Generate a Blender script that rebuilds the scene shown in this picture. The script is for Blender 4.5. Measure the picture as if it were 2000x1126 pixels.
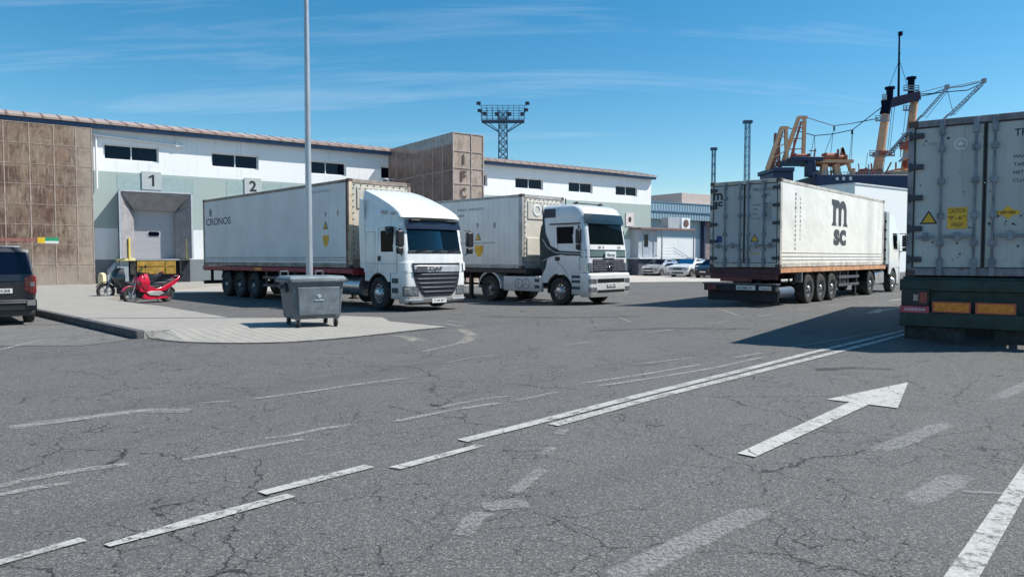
import bpy, bmesh, math, random
from math import sin, cos, pi, radians as R, sqrt, atan2
from mathutils import Vector, Matrix
random.seed(7)
for o in list(bpy.data.objects): bpy.data.objects.remove(o)
S = bpy.context.scene; C = S.collection
# ---------------------------------------------------------------- camera, sky, sun, exposure
cam = bpy.data.cameras.new('camera'); co = bpy.data.objects.new('camera', cam); C.objects.link(co)
cam.sensor_width = 36; cam.lens = 25.2; cam.clip_end = 5000; cam.clip_start = .05
co.location = (0, 0, 1.6); co.rotation_euler = (R(90-2.45), 0, 0); S.camera = co
S.render.resolution_x = 1024; S.render.resolution_y = 576
S.view_settings.view_transform = 'Standard'; S.view_settings.look = 'None'
S.view_settings.exposure = .42; S.view_settings.gamma = 1
SUN = Vector((.82, .05, 1)).normalized()
elev = math.asin(SUN.z)
w = bpy.data.worlds.new('World'); S.world = w; w.use_nodes = True
nt = w.node_tree; nt.nodes.clear()
sky = nt.nodes.new('ShaderNodeTexSky'); sky.sky_type = 'NISHITA'; sky.sun_disc = False
sky.sun_elevation = elev; sky.sun_rotation = atan2(SUN.x, SUN.y); sky.air_density = 1.0; sky.dust_density = .3; sky.ozone_density = 2.5
hs = nt.nodes.new('ShaderNodeHueSaturation'); hs.inputs['Saturation'].default_value = 1.4; hs.inputs['Hue'].default_value = .487
tc = nt.nodes.new('ShaderNodeTexCoord')
sx = nt.nodes.new('ShaderNodeSeparateXYZ'); nt.links.new(tc.outputs['Generated'], sx.inputs[0])
def wm(op, a, b=None, c=None, clamp=False):
    n = nt.nodes.new('ShaderNodeMath'); n.operation = op; n.use_clamp = clamp
    for i, v in enumerate((a, b, c)):
        if v is None: continue
        if isinstance(v, (int, float)): n.inputs[i].default_value = v
        else: nt.links.new(v, n.inputs[i])
    return n.outputs[0]
# cirrus: plane at height: project direction to x/z, y/z
zz = wm('MAXIMUM', sx.outputs[2], .03)
zz = wm('ADD', zz, .12)
px = wm('DIVIDE', sx.outputs[0], zz); py = wm('DIVIDE', sx.outputs[1], zz)
cb = nt.nodes.new('ShaderNodeCombineXYZ'); nt.links.new(px, cb.inputs[0]); nt.links.new(py, cb.inputs[1])
mp = nt.nodes.new('ShaderNodeMapping'); mp.inputs['Rotation'].default_value = (0, 0, R(-24)); mp.inputs['Scale'].default_value = (.42, 2.7, 1)
nt.links.new(cb.outputs[0], mp.inputs[0])
n1 = nt.nodes.new('ShaderNodeTexNoise'); n1.inputs['Scale'].default_value = 1.1; n1.inputs['Detail'].default_value = 9; n1.inputs['Roughness'].default_value = .62; n1.inputs['Distortion'].default_value = .7
nt.links.new(mp.outputs[0], n1.inputs['Vector'])
n2 = nt.nodes.new('ShaderNodeTexNoise'); n2.inputs['Scale'].default_value = .55; n2.inputs['Detail'].default_value = 2
nt.links.new(cb.outputs[0], n2.inputs['Vector'])
side = wm('MULTIPLY_ADD', sx.outputs[0], -.09, .0)
c1 = wm('ADD', n1.outputs['Fac'], side)
c1 = wm('MULTIPLY_ADD', wm('SUBTRACT', n2.outputs['Fac'], .5), .32, c1)
c1 = wm('MULTIPLY', wm('SUBTRACT', c1, .525, clamp=True), 2.0, clamp=True)
c1 = wm('MULTIPLY', c1, .5)
mx = nt.nodes.new('ShaderNodeMix'); mx.data_type = 'RGBA'
bg = nt.nodes.new('ShaderNodeBackground'); bg.inputs['Strength'].default_value = .102
out = nt.nodes.new('ShaderNodeOutputWorld')
nt.links.new(sky.outputs[0], hs.inputs['Color']); nt.links.new(c1, mx.inputs['Factor'])
nt.links.new(hs.outputs[0], mx.inputs['A']); mx.inputs['B'].default_value = (6.3, 7.2, 8.2, 1)
nt.links.new(mx.outputs['Result'], bg.inputs['Color']); nt.links.new(bg.outputs[0], out.inputs[0])
sl = bpy.data.lights.new('sun', 'SUN'); sl.energy = 5.0; sl.angle = R(.5); sl.color = (1, .955, .89)
so = bpy.data.objects.new('sun', sl); C.objects.link(so); so.location = (20, -10, 40)
so.rotation_euler = SUN.to_track_quat('Z', 'Y').to_euler()

# ---------------------------------------------------------------- materials
def srgb(r, g, b): return tuple(((c/255+.055)/1.055)**2.4 if c > 10 else c/255/12.92 for c in (r, g, b))
_m = {}
class NT:
    def __init__(s, name):
        s.m = bpy.data.materials.new(name); s.m.use_nodes = True; s.t = s.m.node_tree
        s.b = s.t.nodes['Principled BSDF']; s.tc = s.t.nodes.new('ShaderNodeTexCoord').outputs['Object']
    def n(s, t, **k):
        n = s.t.nodes.new('ShaderNode'+t)
        for a, v in k.items():
            if a in n.inputs: s.put(n.inputs[a], v)
            else: setattr(n, a, v)
        return n
    def put(s, i, v):
        if hasattr(v, 'is_output'): s.t.links.new(v, i)
        else:
            if isinstance(v, tuple) and len(v) == 3 and i.type == 'RGBA': v = v+(1,)
            i.default_value = v
    def math(s, op, a, b=0., c=0., clamp=False):
        n = s.t.nodes.new('ShaderNodeMath'); n.operation = op; n.use_clamp = clamp
        for i, v in enumerate((a, b, c)): s.put(n.inputs[i], v)
        return n.outputs[0]
    def noise(s, scale, detail=4, rough=.55, vec=None, dist=0., sc=None):
        v = vec or s.tc
        if sc: v = s.map(v, sc)
        return s.n('TexNoise', Vector=v, Scale=scale, Detail=detail, Roughness=rough, Distortion=dist).outputs['Fac']
    def map(s, v, sc, rot=(0, 0, 0), loc=(0, 0, 0)):
        n = s.t.nodes.new('ShaderNodeMapping'); s.put(n.inputs[0], v)
        n.inputs['Scale'].default_value = sc; n.inputs['Rotation'].default_value = rot; n.inputs['Location'].default_value = loc
        return n.outputs[0]
    def ramp(s, v, lo, hi):   # smooth 0..1
        n = s.t.nodes.new('ShaderNodeMapRange'); n.interpolation_type = 'SMOOTHSTEP'; s.put(n.inputs[0], v)
        n.inputs[1].default_value = lo; n.inputs[2].default_value = hi
        return n.outputs[0]
    def mix(s, f, a, b, blend='MIX'):
        n = s.t.nodes.new('ShaderNodeMix'); n.data_type = 'RGBA'; n.blend_type = blend
        s.put(n.inputs['Factor'], f); s.put(n.inputs['A'], a); s.put(n.inputs['B'], b)
        return n.outputs['Result']
    def bump(s, h, strength=.3, dist=.01):
        n = s.n('Bump', Strength=strength, Distance=dist, Height=h); s.put(s.b.inputs['Normal'], n.outputs[0])
    def col(s, c): s.put(s.b.inputs['Base Color'], c)
    def rough(s, r): s.put(s.b.inputs['Roughness'], r)
def mat(name, col, rough=.5, metal=0., var=.12, vs=3., bump=0., bs=40., dirt=0., dcol=(.09, .07, .05), ds=2.5, streak=0., coat=0., spec=None, low=0.):
    if name in _m: return _m[name]
    a = NT(name); c = col
    if var:
        f = a.noise(vs, 5); c = a.mix(a.ramp(f, .3, .7), tuple(x*(1-var) for x in col), tuple(min(1, x*(1+var)) for x in col))
    if dirt:
        d = a.noise(ds, 8, .7); c = a.mix(a.math('MULTIPLY', a.ramp(d, .52, .72), dirt), c, dcol)
    if streak:
        d = a.noise(1., 6, .65, sc=(9, 9, .5)); c = a.mix(a.math('MULTIPLY', a.ramp(d, .5, .75), streak), c, dcol)
    if low:   # road grime thrown up from below
        z_ = a.n('SeparateXYZ', Vector=a.tc).outputs[2]; k_ = a.math('SUBTRACT', 1., a.ramp(a.math('ADD', z_, a.math('MULTIPLY', a.noise(5, 6, .7), .6)), .35, 1.5)); c = a.mix(a.math('MULTIPLY', k_, low), c, (.24, .21, .18))
    a.col(c); a.b.inputs['Metallic'].default_value = metal
    a.rough(a.math('MULTIPLY_ADD', a.noise(vs*2.3, 4), .25, rough-.12, clamp=True))
    if coat: a.b.inputs['Coat Weight'].default_value = coat; a.b.inputs['Coat Roughness'].default_value = .08
    if spec is not None: a.b.inputs['Specular IOR Level'].default_value = spec
    if bump: a.bump(a.noise(bs, 4), bump, .01)
    _m[name] = a.m; return a.m
def reefer(name, col, rust=.3, step=.3, grime=.35):
    if name in _m: return _m[name]
    a = NT(name)
    base = a.mix(a.ramp(a.noise(.9, 6), .3, .7), tuple(x*.88 for x in col), col)
    st = a.noise(1., 7, .7, sc=(4.5, 4.5, .35)); base = a.mix(a.math('MULTIPLY', a.ramp(st, .48, .8), grime), base, (.2, .18, .16))
    sc = a.noise(2.2, 9, .75, dist=.6); base = a.mix(a.math('MULTIPLY', a.ramp(sc, .64, .72), grime*1.3), base, (.16, .14, .12))
    z = a.n('SeparateXYZ', Vector=a.tc).outputs
    low = a.math('SUBTRACT', 1., a.ramp(z[2], .0, .7)); hi = a.ramp(z[2], 2.6, 2.95)
    edge = a.math('MAXIMUM', low, hi)
    rn = a.noise(5, 8, .75); rr = a.ramp(a.math('MULTIPLY_ADD', edge, .13, rn), .66, .76)
    base = a.mix(a.math('MULTIPLY', rr, rust), base, (.13, .045, .018))
    # fine seams every `step` metres
    fx = a.math('FRACT', a.math('DIVIDE', a.math('ADD', z[0], 50.), step)); seam = a.ramp(a.math('ABSOLUTE', a.math('SUBTRACT', fx, .5)), .455, .5)
    pn = a.n('TexWhiteNoise', noise_dimensions='1D', W=a.math('FLOOR', a.math('DIVIDE', a.math('ADD', z[0], 50.15), step*4))).outputs['Value']; base = a.mix(a.math('MULTIPLY', a.ramp(pn, .2, 1.), .1), base, (.3, .3, .3))
    rr2 = a.noise(1., 6, .7, sc=(14, 14, .8)); base = a.mix(a.math('MULTIPLY', a.math('MULTIPLY', a.ramp(rr2, .62, .72), a.math('MAXIMUM', a.ramp(z[2], 1.9, 2.9), a.math('SUBTRACT', 1., a.ramp(z[2], 0., .9)))), rust), base, (.2, .09, .045))
    base = a.mix(a.math('MULTIPLY', seam, .22), base, (.1, .1, .11))
    a.col(base); a.rough(a.math('MULTIPLY_ADD', a.noise(4, 5), .3, .3)); 
    h = a.math('ADD', a.math('MULTIPLY', seam, -.5), a.math('MULTIPLY', a.noise(1.3, 3), 2.2)); a.bump(h, .5, .03)
    _m[name] = a.m; return a.m
def glass(name, tint=(.012, .03, .035), alpha=.5):
    if name in _m: return _m[name]
    m = bpy.data.materials.new(name); m.use_nodes = True; t = m.node_tree; t.nodes.clear()
    o = t.nodes.new('ShaderNodeOutputMaterial'); g = t.nodes.new('ShaderNodeBsdfGlossy'); g.inputs['Roughness'].default_value = .03
    g.inputs['Color'].default_value = (.45, .52, .6, 1) if alpha > .08 else (.12, .14, .17, 1)
    d = t.nodes.new('ShaderNodeBsdfTransparent'); d.inputs['Color'].default_value = (.6*alpha*2, .85*alpha*2, .84*alpha*2, 1)
    p = t.nodes.new('ShaderNodeBsdfDiffuse'); p.inputs['Color'].default_value = tint+(1,)
    m1 = t.nodes.new('ShaderNodeMixShader'); m1.inputs[0].default_value = .35 if alpha < .3 else .1; t.links.new(d.outputs[0], m1.inputs[1]); t.links.new(p.outputs[0], m1.inputs[2])
    fr = t.nodes.new('ShaderNodeFresnel'); fr.inputs[0].default_value = 1.5
    m2 = t.nodes.new('ShaderNodeMixShader'); t.links.new(fr.outputs[0], m2.inputs[0]); t.links.new(m1.outputs[0], m2.inputs[1]); t.links.new(g.outputs[0], m2.inputs[2])
    t.links.new(m2.outputs[0], o.inputs[0]); _m[name] = m; return m
def asphalt(name, base=(.137, .134, .130), tint=(.158, .154, .148), cracks=True, grain=1.):
    a = NT(name)
    c = a.mix(a.ramp(a.noise(.12, 5), .3, .7), base, tint)
    c = a.mix(a.math('MULTIPLY', a.ramp(a.noise(.5, 6, .6, sc=(.5, 1.6, 1)), .45, .75), .35), c, tuple(x*1.25 for x in base))
    g1 = a.noise(110, 3, .75); c = a.mix(a.ramp(g1, .36, .60), tuple(x*.24 for x in base), c) if grain else c
    g2 = a.noise(42, 4, .8); c = a.mix(a.math('MULTIPLY', a.ramp(g2, .50, .62), .75), c, tuple(x*.28 for x in base)); c = a.mix(a.math('MULTIPLY', a.ramp(a.noise(55, 3, .8, vec=a.map(a.tc, (1, 1, 1), (0, 0, 1.), (7, 3, 0))), .53, .66), .5), c, tuple(min(1, x*2.3) for x in base))
    vor = a.n('TexVoronoi', Vector=a.tc, Scale=90.); vr = a.n('SeparateXYZ', Vector=vor.outputs['Color']).outputs[0]
    c = a.mix(a.math('MULTIPLY', a.ramp(vr, .72, .99), .36*grain), c, (.40, .385, .36))
    c = a.mix(a.math('MULTIPLY', a.ramp(a.noise(28, 3, .8), .5, .66), .35), c, tuple(x*.55 for x in base))
    # rubbed tyre lanes and damp/oil stains
    lane = a.map(a.tc, (1, 1, 1), (0, 0, R(-47))); st = a.noise(1., 6, .6, vec=a.map(lane, (.07, .95, 1))); c = a.mix(a.math('MULTIPLY', a.ramp(st, .5, .7), .34), c, (.075, .073, .072))
    s3 = a.noise(1., 5, .65, vec=a.map(lane, (.35, 5., 1), (0, 0, R(14)))); c = a.mix(a.math('MULTIPLY', a.ramp(s3, .62, .74), .25), c, (.26, .25, .24))
    pt_ = a.n('TexVoronoi', Vector=a.map(lane, (.05, .16, 1)), Scale=1.).outputs['Color']; pv = a.n('SeparateXYZ', Vector=pt_).outputs[1]; c = a.mix(a.math('MULTIPLY', a.ramp(pv, .55, .56), .13), c, (.07, .07, .072))
    oil = a.noise(.9, 5, .6, dist=1.); c = a.mix(a.math('MULTIPLY', a.ramp(oil, .68, .78), .45), c, (.055, .055, .06))
    bh = g1
    if cracks:
        wv = a.n('TexNoise', Vector=a.tc, Scale=1.6, Detail=5., Roughness=.65).outputs['Color']
        wp = a.n('VectorMath', operation='MULTIPLY_ADD'); a.put(wp.inputs[0], wv); wp.inputs[1].default_value = (.55, .55, 0); a.put(wp.inputs[2], a.tc)
        for scl, th, msk in ((.42, .0022, .42), (1.1, .0036, .44), (2.8, .008, .46), (4.5, .011, .56)):
            v = a.n('TexVoronoi', feature='DISTANCE_TO_EDGE', Vector=wp.outputs[0], Scale=scl).outputs[0]
            k = a.math('SUBTRACT', 1., a.ramp(v, th*.35, th*1.7)); mk = a.ramp(a.noise(.55 if scl < 1 else (.35 if scl < 2 else .8), 3), msk, msk+.09)
            k = a.math('MULTIPLY', k, mk); c = a.mix(a.math('MULTIPLY', k, .9), c, (.022, .022, .022))
    a.col(c); a.rough(.88); a.b.inputs['Specular IOR Level'].default_value = .3
    a.bump(bh, .55, .006); return a.m
def paint_mark(name, col, cover, soft=.12, fscale=22., fade=0, thin=1.):
    m = NT(name); m.col(m.mix(m.ramp(m.noise(60, 3, .7), .35, .65), tuple(x*.72 for x in col), col)); m.rough(.7)
    f = m.math('ADD', m.math('MULTIPLY', m.noise(fscale, 6, .75), .6), m.math('MULTIPLY', m.noise(3.2, 4, .6), .4))
    gr = m.math('MULTIPLY', m.noise(110, 3, .75), .34)
    al = m.ramp(m.math('SUBTRACT', m.math('ADD', f, .14), gr), 1-cover-soft*.5-.35*0, 1-cover+soft)
    wv = m.n('TexNoise', Vector=m.tc, Scale=1.6, Detail=5., Roughness=.65).outputs['Color']
    wp = m.n('VectorMath', operation='MULTIPLY_ADD'); m.put(wp.inputs[0], wv); wp.inputs[1].default_value = (.55, .55, 0); m.put(wp.inputs[2], m.tc)
    v = m.n('TexVoronoi', feature='DISTANCE_TO_EDGE', Vector=wp.outputs[0], Scale=.9).outputs[0]
    al = m.math('MULTIPLY', al, m.math('MULTIPLY_ADD', m.ramp(v, .001, .006), .75, .25))
    if fade:
        at_ = m.n('Attribute', attribute_name='fade').outputs['Fac']; al = m.math('MULTIPLY', al, m.ramp(m.math('ADD', at_, m.math('MULTIPLY', m.math('SUBTRACT', m.noise(7, 5, .7), .5), .9)), .1, .1+fade))
    if thin < 1: al = m.math('MULTIPLY', al, m.math('MULTIPLY', thin, m.math('MULTIPLY_ADD', m.ramp(m.noise(42, 4, .8), .42, .6), -.75, 1.)))
    tr = m.n('BsdfTransparent'); mx = m.t.nodes.new('ShaderNodeMixShader')
    m.t.links.new(al, mx.inputs[0]); m.t.links.new(tr.outputs[0], mx.inputs[1]); m.t.links.new(m.b.outputs[0], mx.inputs[2])
    m.t.links.new(mx.outputs[0], m.t.nodes['Material Output'].inputs[0]); return m.m
def screen_mat(name, cols, cell, open_=.2, bleach=None):
    """perforated weathered metal sheet: colour differs from panel to panel, fine holes let some light through"""
    a = NT(name)
    sn = a.n('VectorMath', operation='DIVIDE'); a.put(sn.inputs[0], a.tc); sn.inputs[1].default_value = cell
    fl = a.n('VectorMath', operation='FLOOR'); a.put(fl.inputs[0], sn.outputs[0])
    wn = a.n('TexWhiteNoise', noise_dimensions='3D', Vector=fl.outputs[0]).outputs['Value']
    c = a.mix(a.ramp(wn, .15, .85), cols[0], cols[1])
    c = a.mix(a.math('MULTIPLY', a.ramp(a.noise(.55, 5, .6), .44, .6), .8), c, cols[2])
    st = a.noise(1., 8, .75, sc=(11, 11, 1.1)); c = a.mix(a.math('MULTIPLY', a.ramp(st, .5, .62), .6), c, cols[3])
    s2 = a.noise(1., 8, .8, sc=(3.1, 3.1, 1.3)); c = a.mix(a.math('MULTIPLY', a.ramp(s2, .5, .6), .6), c, tuple(x*.55 for x in cols[0]))
    if bleach:   # sun-bleached, dusty towards one end and the foot
        xyz = a.n('SeparateXYZ', Vector=a.tc).outputs
        k = a.math('MAXIMUM', a.ramp(xyz[0], bleach[0], .3), a.math('SUBTRACT', 1., a.ramp(xyz[2], .3, bleach[1])))
        k = a.math('MULTIPLY', a.ramp(a.math('ADD', k, a.math('MULTIPLY', a.math('SUBTRACT', a.noise(1.6, 6, .7), .5), 1.2)), .35, 1.05), .62)
        c = a.mix(k, c, (.46, .40, .33))
    sp = a.noise(9, 6, .8); c = a.mix(a.math('MULTIPLY', a.ramp(sp, .55, .7), .4), c, tuple(x*.45 for x in cols[0]))
    a.col(c); a.rough(.8); a.bump(sp, .3, .01)
    tr = a.n('BsdfTransparent'); mx = a.t.nodes.new('ShaderNodeMixShader'); mx.inputs[0].default_value = 1-open_
    a.t.links.new(tr.outputs[0], mx.inputs[1]); a.t.links.new(a.b.outputs[0], mx.inputs[2])
    a.t.links.new(mx.outputs[0], a.t.nodes['Material Output'].inputs[0]); return a.m

# ---------------------------------------------------------------- mesh helpers
class MB:
    def __init__(s): s.v = []; s.f = []
    def add(s, vs, fs):
        k = len(s.v); s.v += [tuple(v) for v in vs]; s.f += [tuple(i+k for i in f) for f in fs]; return s
    def box(s, x0, y0, z0, x1, y1, z1):
        x0, x1 = sorted((x0, x1)); y0, y1 = sorted((y0, y1)); z0, z1 = sorted((z0, z1))
        return s.add([(x0,y0,z0),(x1,y0,z0),(x1,y1,z0),(x0,y1,z0),(x0,y0,z1),(x1,y0,z1),(x1,y1,z1),(x0,y1,z1)],
              [(0,3,2,1),(4,5,6,7),(0,1,5,4),(1,2,6,5),(2,3,7,6),(3,0,4,7)])
    def cyl(s, a, b, r, r2=None, n=12):
        a = Vector(a); b = Vector(b); r2 = r if r2 is None else r2; d = (b-a).normalized()
        u = d.orthogonal().normalized(); w_ = d.cross(u)
        ra = [a+(u*cos(2*pi*i/n)+w_*sin(2*pi*i/n))*r for i in range(n)]; rb = [b+(u*cos(2*pi*i/n)+w_*sin(2*pi*i/n))*r2 for i in range(n)]
        return s.add(ra+rb, [(i, (i+1) % n, n+(i+1) % n, n+i) for i in range(n)]+[tuple(range(n))[::-1], tuple(range(n, 2*n))])
    def bar(s, a, b, w_, h=None):
        a = Vector(a); b = Vector(b); h = h or w_; d = (b-a).normalized()
        up = Vector((0, 0, 1)) if abs(d.z) < .95 else Vector((0, 1, 0))
        u = d.cross(up).normalized()*w_/2; v = u.cross(d).normalized()*h/2
        vs = [p+q for p in (a, b) for q in (-u-v, u-v, u+v, -u+v)]
        return s.add(vs, [(0,1,2,3)[::-1],(4,5,6,7),(0,1,5,4),(1,2,6,5),(2,3,7,6),(3,0,4,7)])
    def tube(s, pts, r, n=8):
        for i in range(len(pts)-1): s.cyl(pts[i], pts[i+1], r, None, n)
        return s
    def prism(s, poly, fn, a, b):
        """poly of 2-D points; fn(p, q, d) -> 3-D; extruded from d=a to d=b"""
        n = len(poly)
        return s.add([fn(p, q, a) for p, q in poly]+[fn(p, q, b) for p, q in poly],
            [tuple(range(n))[::-1], tuple(range(n, 2*n))]+[(i, (i+1) % n, n+(i+1) % n, n+i) for i in range(n)])
    def lathe(s, prof, c, axis='y', n=28):
        """prof [(along, radius)] round axis through c"""
        vs = []
        for t, r in prof:
            for i in range(n):
                a = 2*pi*i/n
                p = (r*cos(a), t, r*sin(a)) if axis == 'y' else ((t, r*cos(a), r*sin(a)) if axis == 'x' else (r*cos(a), r*sin(a), t))
                vs.append((c[0]+p[0], c[1]+p[1], c[2]+p[2]))
        m = len(prof)
        return s.add(vs, [(j*n+i, j*n+(i+1) % n, (j+1)*n+(i+1) % n, (j+1)*n+i) for j in range(m-1) for i in range(n)])
    def build(s, name, m, parent=None, bevel=0., smooth=0., seg=2, label=None):
        me = bpy.data.meshes.new(name); me.from_pydata(s.v, [], s.f)
        bm = bmesh.new(); bm.from_mesh(me); bmesh.ops.recalc_face_normals(bm, faces=bm.faces); bm.to_mesh(me); bm.free()
        if smooth or bevel:
            me.polygons.foreach_set('use_smooth', [True]*len(me.polygons)); me.set_sharp_from_angle(angle=R(smooth or 35))
        me.materials.append(m); o = bpy.data.objects.new(name, me); C.objects.link(o)
        if parent: o.parent = parent
        if bevel:
            b = o.modifiers.new('bevel', 'BEVEL'); b.width = bevel; b.segments = seg; b.limit_method = 'ANGLE'; b.angle_limit = R(35)
        if label: o['label'] = label
        return o
def XZ(p, q, d): return (p, d, q)
def YZ(p, q, d): return (d, p, q)
def XY(p, q, d): return (p, q, d)
def thing(name, label, cat, loc=(0, 0, 0), rz=0., group=None):
    o = bpy.data.objects.new(name, None); C.objects.link(o); o.location = loc; o.rotation_euler = (0, 0, rz); o.empty_display_size = .3
    o['label'] = label; o['category'] = cat
    if group: o['group'] = group
    return o
def tag(o, label, cat, group=None):
    o['label'] = label; o['category'] = cat
    if group: o['group'] = group
    return o
def struct(o): o['kind'] = 'structure'; return o
def copy_tree(o, parent=None):
    c = o.copy(); C.objects.link(c)
    if parent: c.parent = parent
    for ch in list(o.children): copy_tree(ch, c)
    return c
def text(name, s_, m, parent, org, xd, yd, w_=None, h=.2, bold=0., depth=.003, center=False):
    cu = bpy.data.curves.new('t', 'FONT'); cu.body = s_; cu.size = 1; cu.offset = bold; cu.extrude = 0; cu.resolution_u = 4
    to = bpy.data.objects.new('t', cu); C.objects.link(to)
    me = bpy.data.meshes.new_from_object(to); bpy.data.objects.remove(to)
    xs = [v.co.x for v in me.vertices]; ys = [v.co.y for v in me.vertices]
    x0, x1, y0, y1 = min(xs), max(xs), min(ys), max(ys); kh = h/(y1-y0); kw = (w_/(x1-x0)) if w_ else kh
    xd = Vector(xd).normalized(); yd = Vector(yd).normalized(); nd = xd.cross(yd); org = Vector(org)
    if center: org = org-xd*(x1-x0)*kw/2-yd*h/2
    for v in me.vertices: v.co = org+xd*(v.co.x-x0)*kw+yd*(v.co.y-y0)*kh+nd*depth
    me.materials.clear(); me.materials.append(m); me.name = name
    o = bpy.data.objects.new(name, me); C.objects.link(o); o.parent = parent; return o

# shared materials
WHITE = mat('white_paint', (.74, .75, .74), .32, var=.04, streak=.2, coat=.5, low=.75)
WHITE2 = mat('white_cab_paint', (.68, .69, .70), .3, var=.05, streak=.22, coat=.6, low=.75)
BLK = mat('black_plastic', (.012, .012, .014), .45, var=.3)
RUB = mat('tyre_rubber', (.03, .029, .028), .85, var=.4, vs=8, dirt=.8, dcol=(.1, .095, .09))
DARK = mat('dark_chassis', (.016, .016, .02), .65, var=.4, dirt=.35)
STEEL = mat('dull_steel', (.32, .33, .34), .42, .7, var=.25, dirt=.4)
ALU = mat('aluminium', (.55, .55, .56), .3, .85, var=.15, dirt=.25)
GALV = mat('galvanised', (.42, .45, .48), .45, .45, var=.15, streak=.3, dcol=(.16, .18, .2))
CHROME = mat('chrome_trim', (.6, .6, .6), .14, .95, var=.05)
GLS = glass('vehicle_glass'); GLD = glass('dark_glass', (.004, .006, .03), .1); GLK = glass('cab_side_glass', (.004, .006, .01), .07)
LAMP = mat('lamp_lens', (.30, .32, .35), .08, .6, var=.3, vs=20, coat=1)
REDL = mat('red_lens', (.22, .006, .008), .25, var=.3, vs=20, coat=1)
ORG = mat('orange_lens', (.75, .22, .02), .25, var=.2, vs=14)
PLATE = mat('plate_white', (.7, .7, .68), .4, var=.05)
INK = mat('black_ink', (.02, .022, .03), .6, var=.2)
NAVY = mat('navy_ink', (.03, .035, .07), .6, var=.2)
YEL = mat('yellow_sticker', (.75, .42, .03), .5, var=.15)
SEATM = mat('cab_interior', (.03, .032, .036), .8, var=.3); REDF = mat('red_fabric', (.35, .015, .03), .8)
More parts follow.
